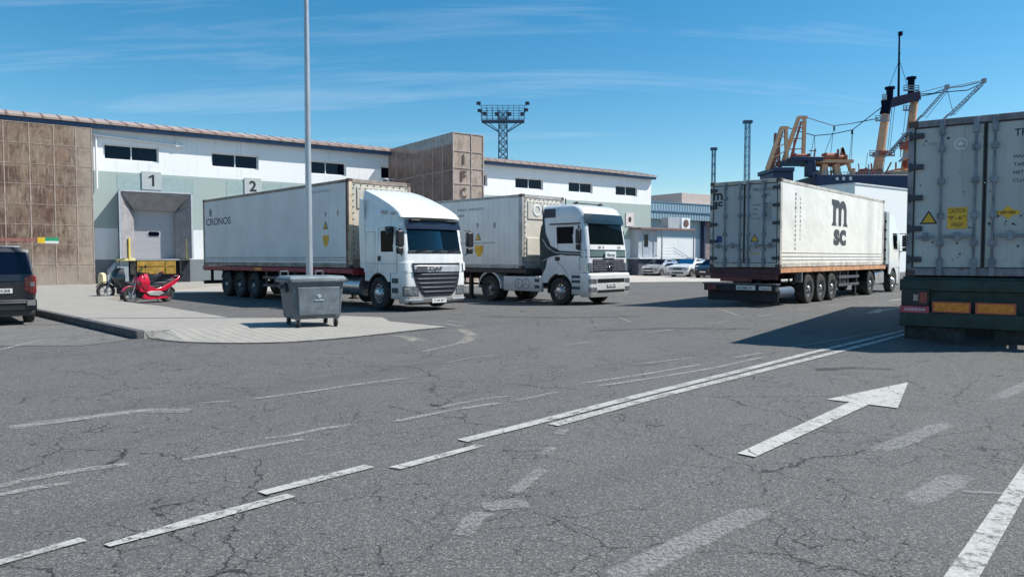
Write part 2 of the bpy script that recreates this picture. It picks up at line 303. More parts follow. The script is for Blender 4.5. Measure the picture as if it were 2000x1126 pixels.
MARKS=[
  ('w',[(-2.788,3.617),(-2.465,4.02),(-2.395,3.976),(-2.743,3.557)]) ,
  ('w',[(-2.272,3.925),(-1.951,4.341),(-1.522,4.779),(-1.438,4.728),(-1.852,4.256),(-2.218,3.89)]) ,
  ('w',[(-1.738,4.822),(-1.136,5.46),(-1.045,5.393),(-1.653,4.759)]) ,
  ('w',[(-0.939,5.393),(-0.298,6.065),(-0.226,6.015),(-0.841,5.34)]) ,
  ('w',[(2.172,3.534),(3.965,5.488),(5.925,7.619),(4.986,6.401),(3.415,4.717),(2.352,3.534),(2.028,3.199),(1.865,3.199)]) ,
  ('a',[(1.835,5.777),(3.736,7.864),(3.538,8.007),(5.072,9.114),(4.089,7.541),(3.877,7.726),(1.946,5.672)]) ,
  ('w',[(10.147,20.538),(11.421,22.283),(11.275,21.634),(10.627,20.729)]) ,
  ('w',[(-0.48,6.229),(-0.047,6.676),(1.448,8.291),(3.215,10.135),(4.94,11.983),(6.708,13.795),(9.069,16.25),(13.068,20.396),(13.162,20.306),(9.163,16.16),(6.802,13.705),(5.034,11.893),(3.309,10.045),(1.542,8.201),(0.047,6.588),(-0.386,6.139)]) ,
  ('w',[(0.343,6.819),(1.412,7.993),(2.274,8.885),(3.075,9.696),(5.07,11.732),(6.708,13.422),(9.046,15.903),(12.497,19.507),(12.591,19.417),(9.14,15.813),(6.802,13.332),(5.164,11.642),(3.167,9.604),(2.366,8.795),(1.506,7.905),(0.439,6.731)]) ,
  ('f',[(0.813,9.061),(1.709,9.731),(2.856,10.763),(2.922,10.689),(1.773,9.655),(0.873,8.981)]) ,
  ('f',[(0.983,8.845),(2.041,9.648),(2.947,10.41),(4.036,11.54),(4.108,11.47),(3.015,10.338),(2.103,9.57),(1.043,8.765)]) ,
  ('f',[(4.693,12.512),(6.376,14.003),(8.295,15.783),(8.363,15.709),(6.444,13.929),(4.759,12.438)]) ,
  ('f',[(3.456,11.366),(4.214,12.04),(4.28,11.966),(3.522,11.292)]) ,
  ('f',[(1.785,10.655),(2.919,11.478),(2.965,11.414),(1.831,10.591)]) ,
  ('g',[(-0.037,7.926),(0.579,8.6),(0.653,8.532),(0.037,7.858)]) ,
  ('f',[(-3.001,8.045),(-2.471,8.503),(-1.972,9.021),(-1.361,9.524),(-1.297,9.446),(-1.904,8.947),(-2.403,8.431),(-2.935,7.969)]) ,
  ('g',[(-4.842,6.721),(-4.588,7.026),(-4.236,7.305),(-3.898,7.573),(-3.322,7.579),(-3.322,7.299),(-3.818,7.305),(-4.06,7.087),(-4.394,6.824),(-4.626,6.543)]) ,
  ('f',[(-4.77,6.766),(-4.452,6.928),(-4.189,7.239),(-3.813,7.537),(-3.739,7.443),(-4.107,7.153),(-4.376,6.834),(-4.716,6.66)]) ,
  ('g',[(-3.475,7.855),(-3.108,7.996),(-3.072,7.902),(-3.439,7.761)]) ,
  ('f',[(-2.664,5.594),(-2.291,5.939),(-1.842,6.311),(-1.778,6.235),(-2.225,5.863),(-2.596,5.52)]) ,
  ('g',[(-2.234,6.299),(-1.921,6.463),(-1.875,6.375),(-2.188,6.211)]) ,
  ('f',[(-2.052,6.377),(-1.804,6.668),(-1.553,6.857),(-1.493,6.777),(-1.734,6.596),(-1.976,6.313)]) ,
  ('f',[(-1.216,6.916),(-0.676,7.476),(-0.115,7.904),(-0.055,7.824),(-0.61,7.402),(-1.144,6.846)]) ,
  ('g',[(-0.892,7.517),(-0.373,8.066),(-0.002,8.281),(0.038,8.211),(-0.321,8.006),(-0.834,7.463)]) ,
  ('f',[(-3.696,4.875),(-3.523,5.154),(-3.27,5.375),(-2.993,5.552),(-2.929,5.45),(-3.198,5.279),(-3.431,5.076),(-3.594,4.811)]) ,
  ('f',[(-3.502,4.77),(-3.364,4.934),(-3.149,5.086),(-3.091,5.004),(-3.298,4.86),(-3.426,4.706)]) ,
  ('g',[(0.401,3.533),(0.899,4.027),(1.554,4.621),(1.702,4.459),(1.049,3.867),(0.555,3.377)]) ,
  ('g',[(2.477,4.653),(3.249,5.332),(3.415,5.144),(2.643,4.465)]) ,
  ('g',[(2.841,5.846),(4.234,7.031),(4.376,6.863),(2.983,5.678)]) ,
  ('g',[(5.244,7.966),(7.114,9.683),(7.25,9.535),(5.38,7.818)]) ,
  ('g',[(3.072,4.873),(3.307,4.829),(3.486,4.788),(3.472,4.73),(3.295,4.771),(3.062,4.813)]) ,
  ('g',[(-0.371,4.051),(-0.311,4.339),(-0.231,4.487),(-0.091,4.409),(-0.159,4.291),(-0.215,4.019)]) ,
  ('g',[(-0.233,4.615),(-0.074,4.676),(0.106,4.697),(0.128,4.499),(-0.026,4.482),(-0.161,4.429)]) ,
  ('g',[(-0.06,4.814),(0.05,5.093),(0.181,5.405),(0.301,5.355),(0.17,5.043),(0.06,4.766)]) ,
  ('g',[(0.2,5.75),(0.29,6.033),(0.404,5.997),(0.314,5.714)]) ,
  ('g',[(0.353,6.421),(0.426,6.652),(0.55,6.612),(0.477,6.381)]) ,
  ('f',[(0.767,12.86),(1.651,13.774),(1.701,13.726),(0.817,12.812)]) ,
  ('g',[(-1.109,10.801),(-0.721,11.355),(-0.215,11.84),(-0.159,11.782),(-0.661,11.303),(-1.043,10.755)]) ,
  ('f',[(-1.587,12.09),(-1.255,12.782),(-1.006,13.396),(-0.914,13.358),(-1.163,12.742),(-1.497,12.046)]) ,
  ('y',[(-1.14,13.247),(-1.016,13.978),(-1.028,14.875),(-1.345,16.042),(-1.007,16.134),(-0.682,14.929),(-0.666,13.954),(-0.794,13.189)]) ,
  ('y',[(-2.201,14.837),(-1.845,14.344),(-1.524,13.632),(-1.934,13.448),(-2.237,14.124),(-2.565,14.573)]) ,
  ('f',[(1.056,18.234),(1.677,18.613),(1.729,18.527),(1.108,18.148)]) ,
  ('f',[(2.883,19.297),(3.005,17.48),(2.905,17.474),(2.783,19.291)]) ,
  ('f',[(-2.243,17.684),(-1.547,17.265),(-1.006,16.49),(-1.138,16.398),(-1.659,17.149),(-2.325,17.546)]) ,
  ('f',[(-1.64,18.169),(-0.942,17.529),(-1.036,17.425),(-1.734,18.065)]) ,
  ('g',[(-0.48,18.381),(0.045,17.796),(-0.045,17.716),(-0.57,18.301)]) ,
  ('f',[(6.488,22.167),(6.284,19.525),(6.164,19.535),(6.368,22.177)]) ,
  ('f',[(4.606,17.175),(5.593,18.225),(5.665,18.157),(4.678,17.107)]) ,
  ('f',[(6.526,19.328),(7.419,20.292),(7.493,20.224),(6.6,19.26)]) ,
  ('f',[(8.431,21.461),(9.358,22.43),(9.43,22.36),(8.503,21.391)]) ,
  ('f',[(10.381,23.739),(11.179,24.52),(11.249,24.448),(10.451,23.667)]) ,
  ('f',[(2.731,15.085),(3.654,16.004),(3.718,15.94),(2.795,15.021)]) ,
  ('g',[(1.37,16.36),(2.168,17.111),(2.236,17.039),(1.438,16.288)]) ,
  ('w',[(10.438,20.974),(11.697,22.223),(13.743,24.138),(13.839,24.036),(11.793,22.121),(10.536,20.874)]) ,
  ('f',[(12.205,27.39),(14.914,29.952),(18.58,33.042),(18.684,32.92),(15.02,29.832),(12.315,27.274)]) ,
  ('w',[(13.916,26.57),(16.611,29.163),(16.709,29.063),(14.014,26.47)]) ,
  ('f',[(-8.839,11.736),(-9.223,13.901),(-8.062,13.949),(-8.062,13.809),(-9.091,13.857),(-8.701,11.762)]) ,
]

# ---------------------------------------------------------------- ground, pavement, markings
GX = [-900, -300, -120, -60, -30, -20, -14]+[x*1.5 for x in range(-8, 13)]+[21, 26, 34, 60, 120, 300, 900]
GY = [-60, -20, -5, 0, 5, 10, 14]+[16+x*1.5 for x in range(0, 20)]+[48, 56, 70, 90, 130]
def gz(x, y): return -.14*math.exp(-(((x-.5)/6.)**2+((y-27.8)/3.6)**2)**1.5)
g = MB(); nx = len(GX); g.v = [(x, y, gz(x, y)) for y in GY for x in GX]
g.f = [(j*nx+i, j*nx+i+1, (j+1)*nx+i+1, (j+1)*nx+i) for j in range(len(GY)-1) for i in range(nx-1)]
ASPH = asphalt('asphalt'); struct(g.build('ground', ASPH, smooth=60))
s_ = MB(); s_.add([(-900, 130, -3), (900, 130, -3), (3000, 4000, -3), (-3000, 4000, -3)], [(0, 1, 2, 3)])
wt = NT('sea'); wt.col((.02, .06, .09)); wt.rough(.15); wt.bump(wt.noise(.6, 5), .5, .3); struct(s_.build('water', wt.m))
def paving(name, c1, c2, sx_, sy_):
    a = NT(name); br = a.n('TexBrick', Vector=a.map(a.tc, (1, 1, 1), (0, 0, R(45))), Scale=1., Color1=c1, Color2=c2, Mortar=tuple(x*.72 for x in c1))
    br.inputs['Mortar Size'].default_value = .02; br.inputs['Brick Width'].default_value = sx_; br.inputs['Row Height'].default_value = sy_; br.inputs['Bias'].default_value = 0
    c = a.mix(a.math('MULTIPLY', a.ramp(a.noise(.7, 7, .65), .45, .75), .4), br.outputs['Color'], tuple(x*.62 for x in c1))
    c = a.mix(a.math('MULTIPLY', a.ramp(a.noise(6, 6, .7), .58, .75), .3), c, (.17, .155, .14))
    a.col(c); a.rough(.85); a.bump(a.math('MULTIPLY_ADD', br.outputs['Fac'], -1., a.math('MULTIPLY', a.noise(60, 3), .6)), .5, .008); return a.m
PAV = paving('pavement_tiles', (.345, .325, .29), (.31, .292, .262), .2, .2)
CONC = mat('pale_concrete', (.34, .32, .29), .85, var=.12, vs=.8, dirt=.45, dcol=(.22, .2, .19), ds=.7, bump=.3)
KERBL = [(-31.0, 37.7), (-13.458, 20.295), (-7.302, 14.17)]
UPR = [(-15.9, 28.4), (-14.28, 25.076), (-10.399, 21.368), (-6.762, 17.25), (-5.5, 17.3), (-5.2, 18.3), (-3.278, 18.05), (-2.861, 17.065)]
CREASE = [(-2.861, 17.065, .06), (-3.635, 16.7, .09), (-4.946, 15.75, .13), (-6.146, 15.0, .15), (-7.302, 14.17, .15)]
FRONT = [(-7.218, 14.218), (-6.668, 13.775), (-6.206, 13.521), (-5.461, 13.357), (-4.79, 13.357), (-4.17, 13.521), (-3.601, 13.949), (-3.108, 14.451), (-2.597, 15.094), (-2.045, 15.852), (-1.473, 16.442)]
ZT = .15
p = MB()
# explicit outline, counter-clockwise: kerb corner, crease, right edge, back to the wall
outl = [(-7.302, 14.17, ZT), (-6.146, 15.0, .15), (-4.946, 15.75, .13), (-3.635, 16.7, .09), (-2.861, 17.065, .06), (-3.278, 18.05, .1), (-5.2, 18.3, .15), (-5.5, 17.3, .15), (-6.762, 17.25, .15), (-10.399, 21.368, .15), (-14.28, 25.076, .15), (-16.2, 31.2, .15), (-16.5, 45.6, .15), (-31.0, 37.7, .15)]
bmv = [Vector(v) for v in outl]
n = len(outl); p.add(outl+[(x, y, -.05) for x, y, z in outl], [tuple(range(n))]+[(i, (i+1) % n, n+(i+1) % n, n+i) for i in range(n)])
# sloping front strip down to the road
sl_in = [(-7.302, 14.17, ZT), (-6.9, 14.45, .15), (-6.146, 15.0, .15), (-5.6, 15.35, .14), (-4.946, 15.75, .13), (-4.4, 16.15, .115), (-3.9, 16.5, .1), (-3.635, 16.7, .09), (-3.2, 16.9, .075), (-2.861, 17.065, .06), (-2.861, 17.065, .06)]
sf = [(x, y, .014) for x, y in FRONT]
k = len(sl_in); p.add(sl_in+sf, [(i, i+1, k+i+1, k+i) for i in range(k-1)]); p.add([(-2.861, 17.065, .06), (-1.473, 16.442, .014), (-3.278, 18.05, .014)], [(0, 1, 2)])
p.add([(-2.861, 17.065, .06), (-3.278, 18.05, .1), (-3.278, 18.05, .014)], [(0, 2, 1)])
struct(p.build('pavement', PAV))
kb = MB()
for (a, b) in zip(KERBL[:-1], KERBL[1:]):
    L_ = (Vector(b)-Vector(a)); m_ = max(1, int(L_.length/1.0)); d = L_.normalized(); nn = Vector((-d.y, d.x))*-1
    for i in range(m_):
        q0 = Vector(a)+L_*(i/m_)+d*.006; q1 = Vector(a)+L_*((i+1)/m_)-d*.006
        kb.add([(q.x+o_*nn.x, q.y+o_*nn.y, z) for z in (-.05, .162) for q, o_ in ((q0, -.02), (q1, -.02), (q1, .14), (q0, .14))], [(0,1,2,3)[::-1],(4,5,6,7),(0,1,5,4),(1,2,6,5),(2,3,7,6),(3,0,4,7)])
q = [(-7.302, 14.17), (-7.218, 14.218), (-6.62, 13.72), (-6.9, 13.70), (-7.4, 14.07)]
KERBM = mat('kerb_stone', (.085, .085, .09), .85, var=.3, vs=6, dirt=.4, bump=.4)
struct(kb.build('kerb', KERBM, bevel=.012))
ap = MB().add([(x, y, .02) for x, y in [(-16.3, 30.9), (-13.7, 32.2), (-9.5, 35.4), (0, 42), (14, 52.2), (18, 55), (12, 66), (-3.0, 55.3), (-16.5, 45.55)]], [tuple(range(9))]); struct(ap.build('apron', CONC))
st = MB().add([(x, y, .026) for x, y in [(-2, 46.5), (7.542, 46.2), (14.877, 47.5), (24, 51.0), (26, 56.5), (16.618, 53.857), (12.944, 57.141), (11.536, 64.139), (4.0, 59)]], [tuple(range(9))])
struct(st.build('path', mat('light_path', (.42, .39, .35), .85, var=.15, vs=.6, dirt=.4, dcol=(.3, .27, .25), ds=.8)))
rd = MB().add([(x, y, .006) for x, y in [(-40, 30), (-31.2, 37.3), (-13.6, 20.05), (-7.45, 13.95), (-7.8, 13.0), (-9.6, 12.9), (-14, 11.4), (-40, 11)]], [tuple(range(8))])
struct(rd.build('road', asphalt('worn_pale_asphalt', (.19, .182, .17), (.225, .215, .2))))
MW = paint_mark('road_paint_white', (.47, .465, .435), .63, .14, 16); MF = paint_mark('road_paint_worn', (.44, .435, .41), .62, .2, 12, .3, .85)
MG = paint_mark('road_paint_ghost', (.40, .395, .38), .74, .3, 14, .45, .62); MY = paint_mark('road_paint_dusty', (.40, .37, .31), .58, .25, 7, .8)
MA = paint_mark('road_arrow_paint', (.49, .485, .45), .66, .14, 16)
for i, (k_, pts) in enumerate(MARKS):
    z = {'w': .011, 'a': .011, 'f': .009, 'g': .007, 'y': .0075}[k_]+.0001*(i % 8)
    mm = MB()
    if k_ in 'wa': mm.add([(x, y, z+gz(x, y)) for x, y in pts], [tuple(range(len(pts)))])
    else:
        h_ = len(pts)//2; Lp = [Vector(q) for q in pts[:h_]]; Rp = [Vector(q) for q in pts[h_:][::-1]]
        def sub_(P):   # subdivide so that the ends can wear away softly
            o_ = []
            for a_, b_ in zip(P[:-1], P[1:]): o_ += [a_+(b_-a_)*t_/4 for t_ in range(4)]
            return o_+[P[-1]]
        Lp, Rp = sub_(Lp), sub_(Rp); n_ = len(Lp); vs = []; fa = []
        for j, (a_, b_) in enumerate(zip(Lp, Rp)):
            for t_ in (0, .25, .5, .75, 1): q_ = a_+(b_-a_)*t_; vs.append((q_.x, q_.y, z+gz(q_.x, q_.y))); fa.append((0 if t_ in (0, 1) else (1 if t_ == .5 else .75))*(0 if j in (0, n_-1) else 1))
        mm.add(vs, [(5*j+i_, 5*j+i_+1, 5*j+6+i_, 5*j+5+i_) for j in range(n_-1) for i_ in range(4)])
        mo = mm.build('road_marking', dict(w=MW, a=MA, f=MF, g=MG, y=MY)[k_]); struct(mo)
        at_ = mo.data.attributes.new('fade', 'FLOAT', 'POINT'); at_.data.foreach_set('value', fa) if len(at_.data) == len(fa) else None
        continue
    if k_ == 'w' and len(pts) > 12:
        mm = MB(); h_ = len(pts)//2; mm.add([(x, y, z) for x, y in pts], [(j, j+1, 2*h_-2-j, 2*h_-1-j) for j in range(h_-1)])
    struct(mm.build('road_arrow' if k_ == 'a' else 'road_marking', dict(w=MW, a=MA, f=MF, g=MG, y=MY)[k_]))

# dirt gathered along the flush front edge, and scuffs on the road
DIRT = paint_mark('gutter_dirt', (.035, .032, .03), .6, .2, 14, .5, .9)
def dirt_strip(name, P, wd, zo):
    P = [Vector(q) for q in P]; o_ = []
    for a_, b_ in zip(P[:-1], P[1:]): o_ += [a_+(b_-a_)*t_/4 for t_ in range(4)]
    o_.append(P[-1]); vs = []; fa = []; m = MB()
    for j, q in enumerate(o_):
        a_, b_ = o_[max(0, j-1)], o_[min(len(o_)-1, j+1)]; d = (b_-a_).normalized(); n_ = Vector((-d.y, d.x))
        for t_ in (-1, -.4, 0, .4, 1): w_ = q+n_*wd*t_/2; vs.append((w_.x, w_.y, zo)); fa.append((0 if abs(t_) == 1 else 1)*(0 if j in (0, len(o_)-1) else 1))
    m.add(vs, [(5*j+i_, 5*j+i_+1, 5*j+6+i_, 5*j+5+i_) for j in range(len(o_)-1) for i_ in range(4)]); mo = struct(m.build(name, DIRT)); at_ = mo.data.attributes.new('fade', 'FLOAT', 'POINT'); at_.data.foreach_set('value', fa)
dirt_strip('gutter_dirt', [(x+.01, y-.07) for x, y in FRONT], .16, .0185)
dirt_strip('gutter_dirt', [(-13.1, 19.75), (-10.2, 16.9), (-7.45, 14.15)], .14, .0125)
for q in ([(4.3, 10.15), (4.9, 10.35), (5.5, 10.2)], [(-8.4, 8.9), (-7.9, 8.95), (-7.5, 8.85)], [(-12.2, 12.6), (-11.2, 12.8), (-10.4, 12.7)], [(1.5, 15.5), (3.5, 16.2), (5.6, 16.0)], [(-1.0, 19.5), (1.5, 19.0), (3.8, 19.6)]): dirt_strip('road_stain', q, .22, .0135)
# ---------------------------------------------------------------- warehouse
WO = Vector((-23.5, 40.6, 0)); WA = atan2(.587, .81)
def wl(t, off, z=0.): # warehouse-parallel point (off = metres out of the wall towards the yard)
    d = Vector((cos(WA), sin(WA), 0)); nrm = Vector((sin(WA), -cos(WA), 0)); q = WO+d*t+nrm*off; return (q.x, q.y, z)
def wplaster(name, bands):
    a = NT(name); z = a.n('SeparateXYZ', Vector=a.tc).outputs[2]; c = bands[0][1]
    for h_, col in bands[1:]: c = a.mix(a.math('GREATER_THAN', z, h_), c, col)
    c = a.mix(a.math('MULTIPLY', a.ramp(a.noise(.6, 6, .6), .45, .8), .16), c, (.3, .32, .32))
    st_ = a.noise(1., 7, .7, sc=(3, 3, .25)); c = a.mix(a.math('MULTIPLY', a.ramp(st_, .52, .75), .34), c, (.33, .33, .31))
    xj = a.n('SeparateXYZ', Vector=a.tc).outputs[0]; jf = a.ramp(a.math('ABSOLUTE', a.math('SUBTRACT', a.math('FRACT', a.math('DIVIDE', a.math('ADD', xj, 50.), 5.8)), .5)), .497, .4995); c = a.mix(a.math('MULTIPLY', jf, .5), c, (.25, .26, .26))
    a.col(c); a.rough(.8); a.bump(a.noise(30, 4), .15, .01); return a.m
WALLM = wplaster('painted_render', [(0, (.19, .22, .235)), (1.5, (.80, .82, .82)), (3.28, (.38, .455, .43)), (6.5, (.86, .87, .87))])
wh = thing('warehouse', 'long white warehouse with grey green lower band, dark blue fascia and ribbed roof', 'building', WO, WA)
wins = [(.45, 2.86), (6.25, 2.85), (12.15, 2.85), (17.6, 2.7), (23.8, 2.85), (29.35, 2.85), (34.95, 2.75), (40.45, 2.75)]
wb = MB(); X0, X1, ZT_ = -14, 45., 8.85
xs = [X0]; 
for a_, l_ in wins: xs += [a_, a_+l_]
xs.append(X1)
for i in range(len(xs)-1):
    if i % 2 == 0: wb.box(xs[i], 0, -.1, xs[i+1], .3, ZT_)
    else: wb.box(xs[i], 0, -.1, xs[i+1], .3, 7.18); wb.box(xs[i], 0, 8.06, xs[i+1], .3, ZT_)
wb.box(X0, .3, -.1, X1, .32, ZT_) ; wb.box(X1-.3, .32, -.1, X1, 22, ZT_); wb.box(X0, 21.7, -.1, X1-.3, 22, ZT_)
wb.build('wall', WALLM, wh)
BLUE = mat('blue_fascia_paint', (.035, .085, .19), .45, var=.15)
MB().box(X0, -.42, 8.84, X1+.25, .1, 9.04).build('fascia', BLUE, wh, bevel=.02)
ra = NT('ribbed_roof_sheet'); xx = ra.n('SeparateXYZ', Vector=ra.tc).outputs[0]
fx = ra.math('FRACT', ra.math('MULTIPLY', ra.math('ADD', xx, 40.), 1.25)); rib = ra.ramp(ra.math('ABSOLUTE', ra.math('SUBTRACT', fx, .5)), .34, .46)
cc = ra.mix(ra.ramp(ra.noise(.5, 5), .35, .65), (.33, .25, .22), (.40, .32, .285)); ra.col(ra.mix(ra.math('MULTIPLY', rib, .75), cc, (.2, .12, .1))); ra.rough(.7)
rf = MB().prism([(-.55, 9.045), (2.1, 9.63), (11, 9.8), (22.4, 8.95), (22.4, 9.05), (11, 9.92), (2.1, 9.75), (-.55, 9.16)], lambda p_, q_, d: (d, p_, q_), X0, X1+.3).build('roof', ra.m, wh)
rb = MB()
for i in range(74): x = X0+.4+i*.8; rb.bar((x, -.56, 9.165), (x, 2.1, 9.755), .045, .03)
rb.build('roof_rib', mat('roof_rib_paint', (.19, .13, .11), .6), rf)
FRM = mat('white_frame', (.75, .77, .78), .4, var=.04); REV = mat('grey_reveal', (.5, .53, .55), .7, var=.08)
for (a_, l_) in wins:
    f = MB()
    for x in (a_+.02, a_+l_/2-.03, a_+l_-.08): f.box(x, .16, 7.2, x+.06, .24, 8.04)
    f.box(a_+.02, .162, 7.19, a_+l_-.02, .238, 7.25); f.box(a_+.02, .162, 7.99, a_+l_-.02, .238, 8.05)
    f = f.build('window', FRM, wh); MB().box(a_+.03, .19, 7.2, a_+l_-.03, .2, 8.04).build('pane', GLD, f)
    MB().box(a_+.01, .25, 7.19, a_+l_-.01, .296, 8.05).build('room_darkness', mat('dark_room', (.012, .016, .03), .9, var=.5, vs=1.2), f)  # near-black sheet behind the pane: shade of the unlit room put into its colour
tl = mat('darker_green_render', (.33, .43, .42), .8, var=.08)
MB().box(1.1, -.012, 5.4, 5.2, 0, 6.35).build('painted_panel', tl, wh); MB().box(7.1, -.012, 3.6, 12, 0, 6.35).build('painted_panel', tl, wh)
pp = MB().tube([(-.12, -.14, 8.5), (4.6, -.14, 8.27)], .07).tube([(.08, -.14, 8.48), (.08, -.14, 5.5)], .06).box(4.2, -.2, 8.2, 4.4, 0, 8.45)
pp.build('drain_pipe', FRM, wh, smooth=50)
SIGN = mat('sign_board_grey', (.46, .5, .49), .6, var=.06, dirt=.2)
def dock_sign(t, txt, lab):
    s = thing('dock_sign', lab, 'sign', wl(t, .02), WA)
    MB().box(-.52, -.05, 5.57, .52, .0, 6.64).build('board', SIGN, s, bevel=.01)
    if txt == '1': MB().prism([(.02, 5.78), (.14, 5.78), (.14, 6.46), (.05, 6.46), (-.15, 6.32), (-.15, 6.21), (.02, 6.31)], XZ, -.056, -.05).build('numeral', INK, s)
    else: text('numeral', txt, INK, s, (0, -.052, 6.12), (1, 0, 0), (0, 0, 1), h=.68, bold=.03, center=True)
dock_sign(2.89, '1', 'square grey sign with black number 1 on the wall above the loading dock')
dock_sign(8.7, '2', 'square grey sign with black number 2 above the long trailer box')
# loading dock
DKG = mat('dock_shelter_grey', (.27, .26, .27), .75, var=.15, vs=2, streak=.35)
dk = thing('loading_dock', 'loading dock with grey inflatable shelter, closed sectional door and yellow lip', 'loading dock', wl(1.1, 0), WA)
sh = MB()  # local x 0..3.75, y -1..0
sh.box(0, -.95, 1.55, .06, 0, 5.3); sh.box(3.7, -.95, 1.55, 3.76, 0, 5.3); sh.box(0, -.95, 5.3, 3.76, 0, 5.36)
sh.build('shelter', mat('shelter_side', (.12, .15, .2), .7), dk)
MB().box(-.06, -1.0, 1.55, .04, -.94, 5.42).box(3.72, -1., 1.55, 3.82, -.94, 5.42).box(-.06, -1., 5.34, 3.82, -.94, 5.44).build('front_frame', mat('frame_grey', (.5, .52, .55), .5, .3), dk)
cur = MB()
cur.add([(.06, -.93, 5.3), (3.7, -.93, 5.3), (3.0, -.3, 4.35), (.76, -.3, 4.35), (.76, -.05, 4.35), (3.0, -.05, 4.35)], [(0, 1, 2, 3), (3, 2, 5, 4)])
cur.build('head_curtain', DKG, dk)
for sgn, xa, xb in ((0, .06, .78), (1, 3.7, 2.98)):
    c_ = MB(); rows = [(5.3, .0), (4.6, .75), (4.3, .98), (3.9, 1.0), (1.56, 1.0)]
    vs = []
    for z, f_ in rows: vs += [(xa, -.93, z), (xa+(xb-xa)*f_, -.32, z-.1 if z > 2 else z), (xa+(xb-xa)*f_, -.02, z-.1 if z > 2 else z)]
    c_.add(vs, [(3*i+j, 3*i+j+1, 3*i+j+4, 3*i+j+3) for i in range(len(rows)-1) for j in (0, 1)]); c_.build('side_curtain', DKG, dk)
dm = NT('sectional_door'); zz_ = dm.n('SeparateXYZ', Vector=dm.tc).outputs[2]; fz = dm.math('FRACT', dm.math('DIVIDE', zz_, .5)); sm = dm.ramp(dm.math('ABSOLUTE', dm.math('SUBTRACT', fz, .5)), .47, .5)
dm.col(dm.mix(dm.math('MULTIPLY', sm, .5), (.36, .36, .38), (.2, .2, .22))); dm.rough(.6); dm.bump(sm, .4, .01)
dr = MB().box(.5, -.03, 1.55, 3.26, 0, 4.7).build('door', dm.m, dk)
def oval(cx, cz, w_, h_, y0, y1, n=20): return MB().prism([(cx+w_*cos(2*pi*i/n)*(1 if abs(cos(2*pi*i/n)) < .6 else 1), cz+h_*max(-.8, min(.8, sin(2*pi*i/n)*1.3))) for i in range(n)], XZ, y0, y1)
oval(1.85, 3.0, .36, .2, -.05, -.03).build('window_frame', mat('frame_pale', (.55, .56, .58), .5), dr); oval(1.85, 3.0, .31, .17, -.06, -.05).build('pane', GLD, dr)
MB().box(.0, -.62, 1.44, 3.76, -.02, 1.53).build('dock_edge', mat('dock_edge_grey', (.3, .3, .3), .8), dk, bevel=.01)
MB().box(-.2, -.75, 1.42, .75, -.02, 1.56).build('edge_plate', mat('pale_yellow_paint', (.68, .6, .28), .6, dirt=.5), dk, bevel=.02)
lv = mat('ochre_leveller', (.36, .21, .03), .65, var=.25, dirt=.5); MB().box(.85, -.6, .66, 2.9, -.3, 1.42).build('leveller', lv, dk)
MB().box(.9, -.63, 1.12, 2.85, -.6, 1.17).box(2.35, -.64, .7, 2.42, -.6, 1.4).build('leveller_rib', mat('ochre_dark', (.33, .2, .03), .7), dk)
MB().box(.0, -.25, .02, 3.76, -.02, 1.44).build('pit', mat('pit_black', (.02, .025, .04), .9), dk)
for x in (.62, 3.25): MB().box(x-.14, -.66, .62, x+.14, -.25, 1.4).build('buffer', RUB, dk, bevel=.02)
MB().prism([(-.65, .02), (-.65, .9), (-.2, 1.42), (.42, 1.42), (.42, .02)], XZ, -.6, -.25).build('side_block', mat('block_grey', (.3, .34, .37), .8), dk)
for t, lab in ((1.55, 'thin yellow post at the left side of the dock door'), (4.62, 'thin yellow post at the right side of the dock door')):
    tag(MB().cyl((0, 0, 1.53), (0, 0, 2.72), .055).cyl((0, 0, 2.72), (0, 0, 2.74), .045).build('guard_post', mat('yellow_paint', (.75, .58, .12), .5, dirt=.3), smooth=40), lab, 'post', 'yellow posts at the dock'); bpy.context.scene.collection.objects[-1].location = wl(t, .72)
tag(MB().prism([(-.16, 0), (.16, 0), (.16, .45), (.11, .58), (0, .63), (-.11, .58), (-.16, .45)], XZ, -.16, .16).build('wheel_guard', mat('cream_yellow_paint', (.7, .6, .36), .7, dirt=.5), bevel=.03), 'stubby cream bollard at the foot of the brown panelled screen', 'bollard').location = wl(.15, .85, .14)
# weathered screens
LN = mat('pale_screen_frame', (.42, .33, .28), .7, .2, var=.2)
sc_ = thing('panel_screen', 'weathered brown metal screen of square panels in front of the warehouse', 'screen', wl(-.2, 1.0), WA)
SCM = screen_mat('weathered_panels', [(.115, .062, .046), (.235, .15, .105), (.28, .21, .145), (.42, .35, .27)], (1.1, 4, 1.06), .04, (-2.6, 3.6))
MB().box(-12.2, 0, .15, 0, .02, 8.7).build('panel', SCM, sc_)
f = MB()
for x in [-.02, -.77, -1.78, -2.87, -3.98, -5.08, -6.18, -7.28, -8.4, -9.5]: f.box(x-.025, -.015, .15, x+.025, 0, 8.7)
for i in range(9): z = .18+i*1.062; f.box(-12.2, -.012, z-.014, 0, 0, z+.014)
f.build('frame', LN, sc_); MB().box(-12.2, .02, .15, 0, .9, .3).box(-12.2, .02, 8.3, -.02, .9, 8.36).box(-.06, .02, .15, -.02, .98, 8.7).build('support', DKG, sc_)
tw = thing('stair_tower', 'tall brown perforated metal stair tower with letters I F C on its narrow face', 'tower', wl(18.2, 0), WA)
H_ = 9.25; TM = screen_mat('perforated_brown', [(.24, .16, .135), (.32, .225, .19), (.36, .27, .22), (.44, .34, .28)], (4, 1.26, 2.2), .38)
TF = screen_mat('perforated_tan', [(.4, .3, .25), (.46, .36, .29), (.5, .42, .36), (.33, .24, .19)], (1.1, 4, 2.2), .12)
MB().box(0, -8.8, .1, .02, -.02, H_).build('side_panel', TM, tw); MB().box(2.18, -8.8, .1, 2.2, -.02, H_).build('side_panel', TM, tw)
MB().box(.021, -8.8, .1, 2.179, -8.78, H_).build('front_panel', TF, tw)
f = MB()
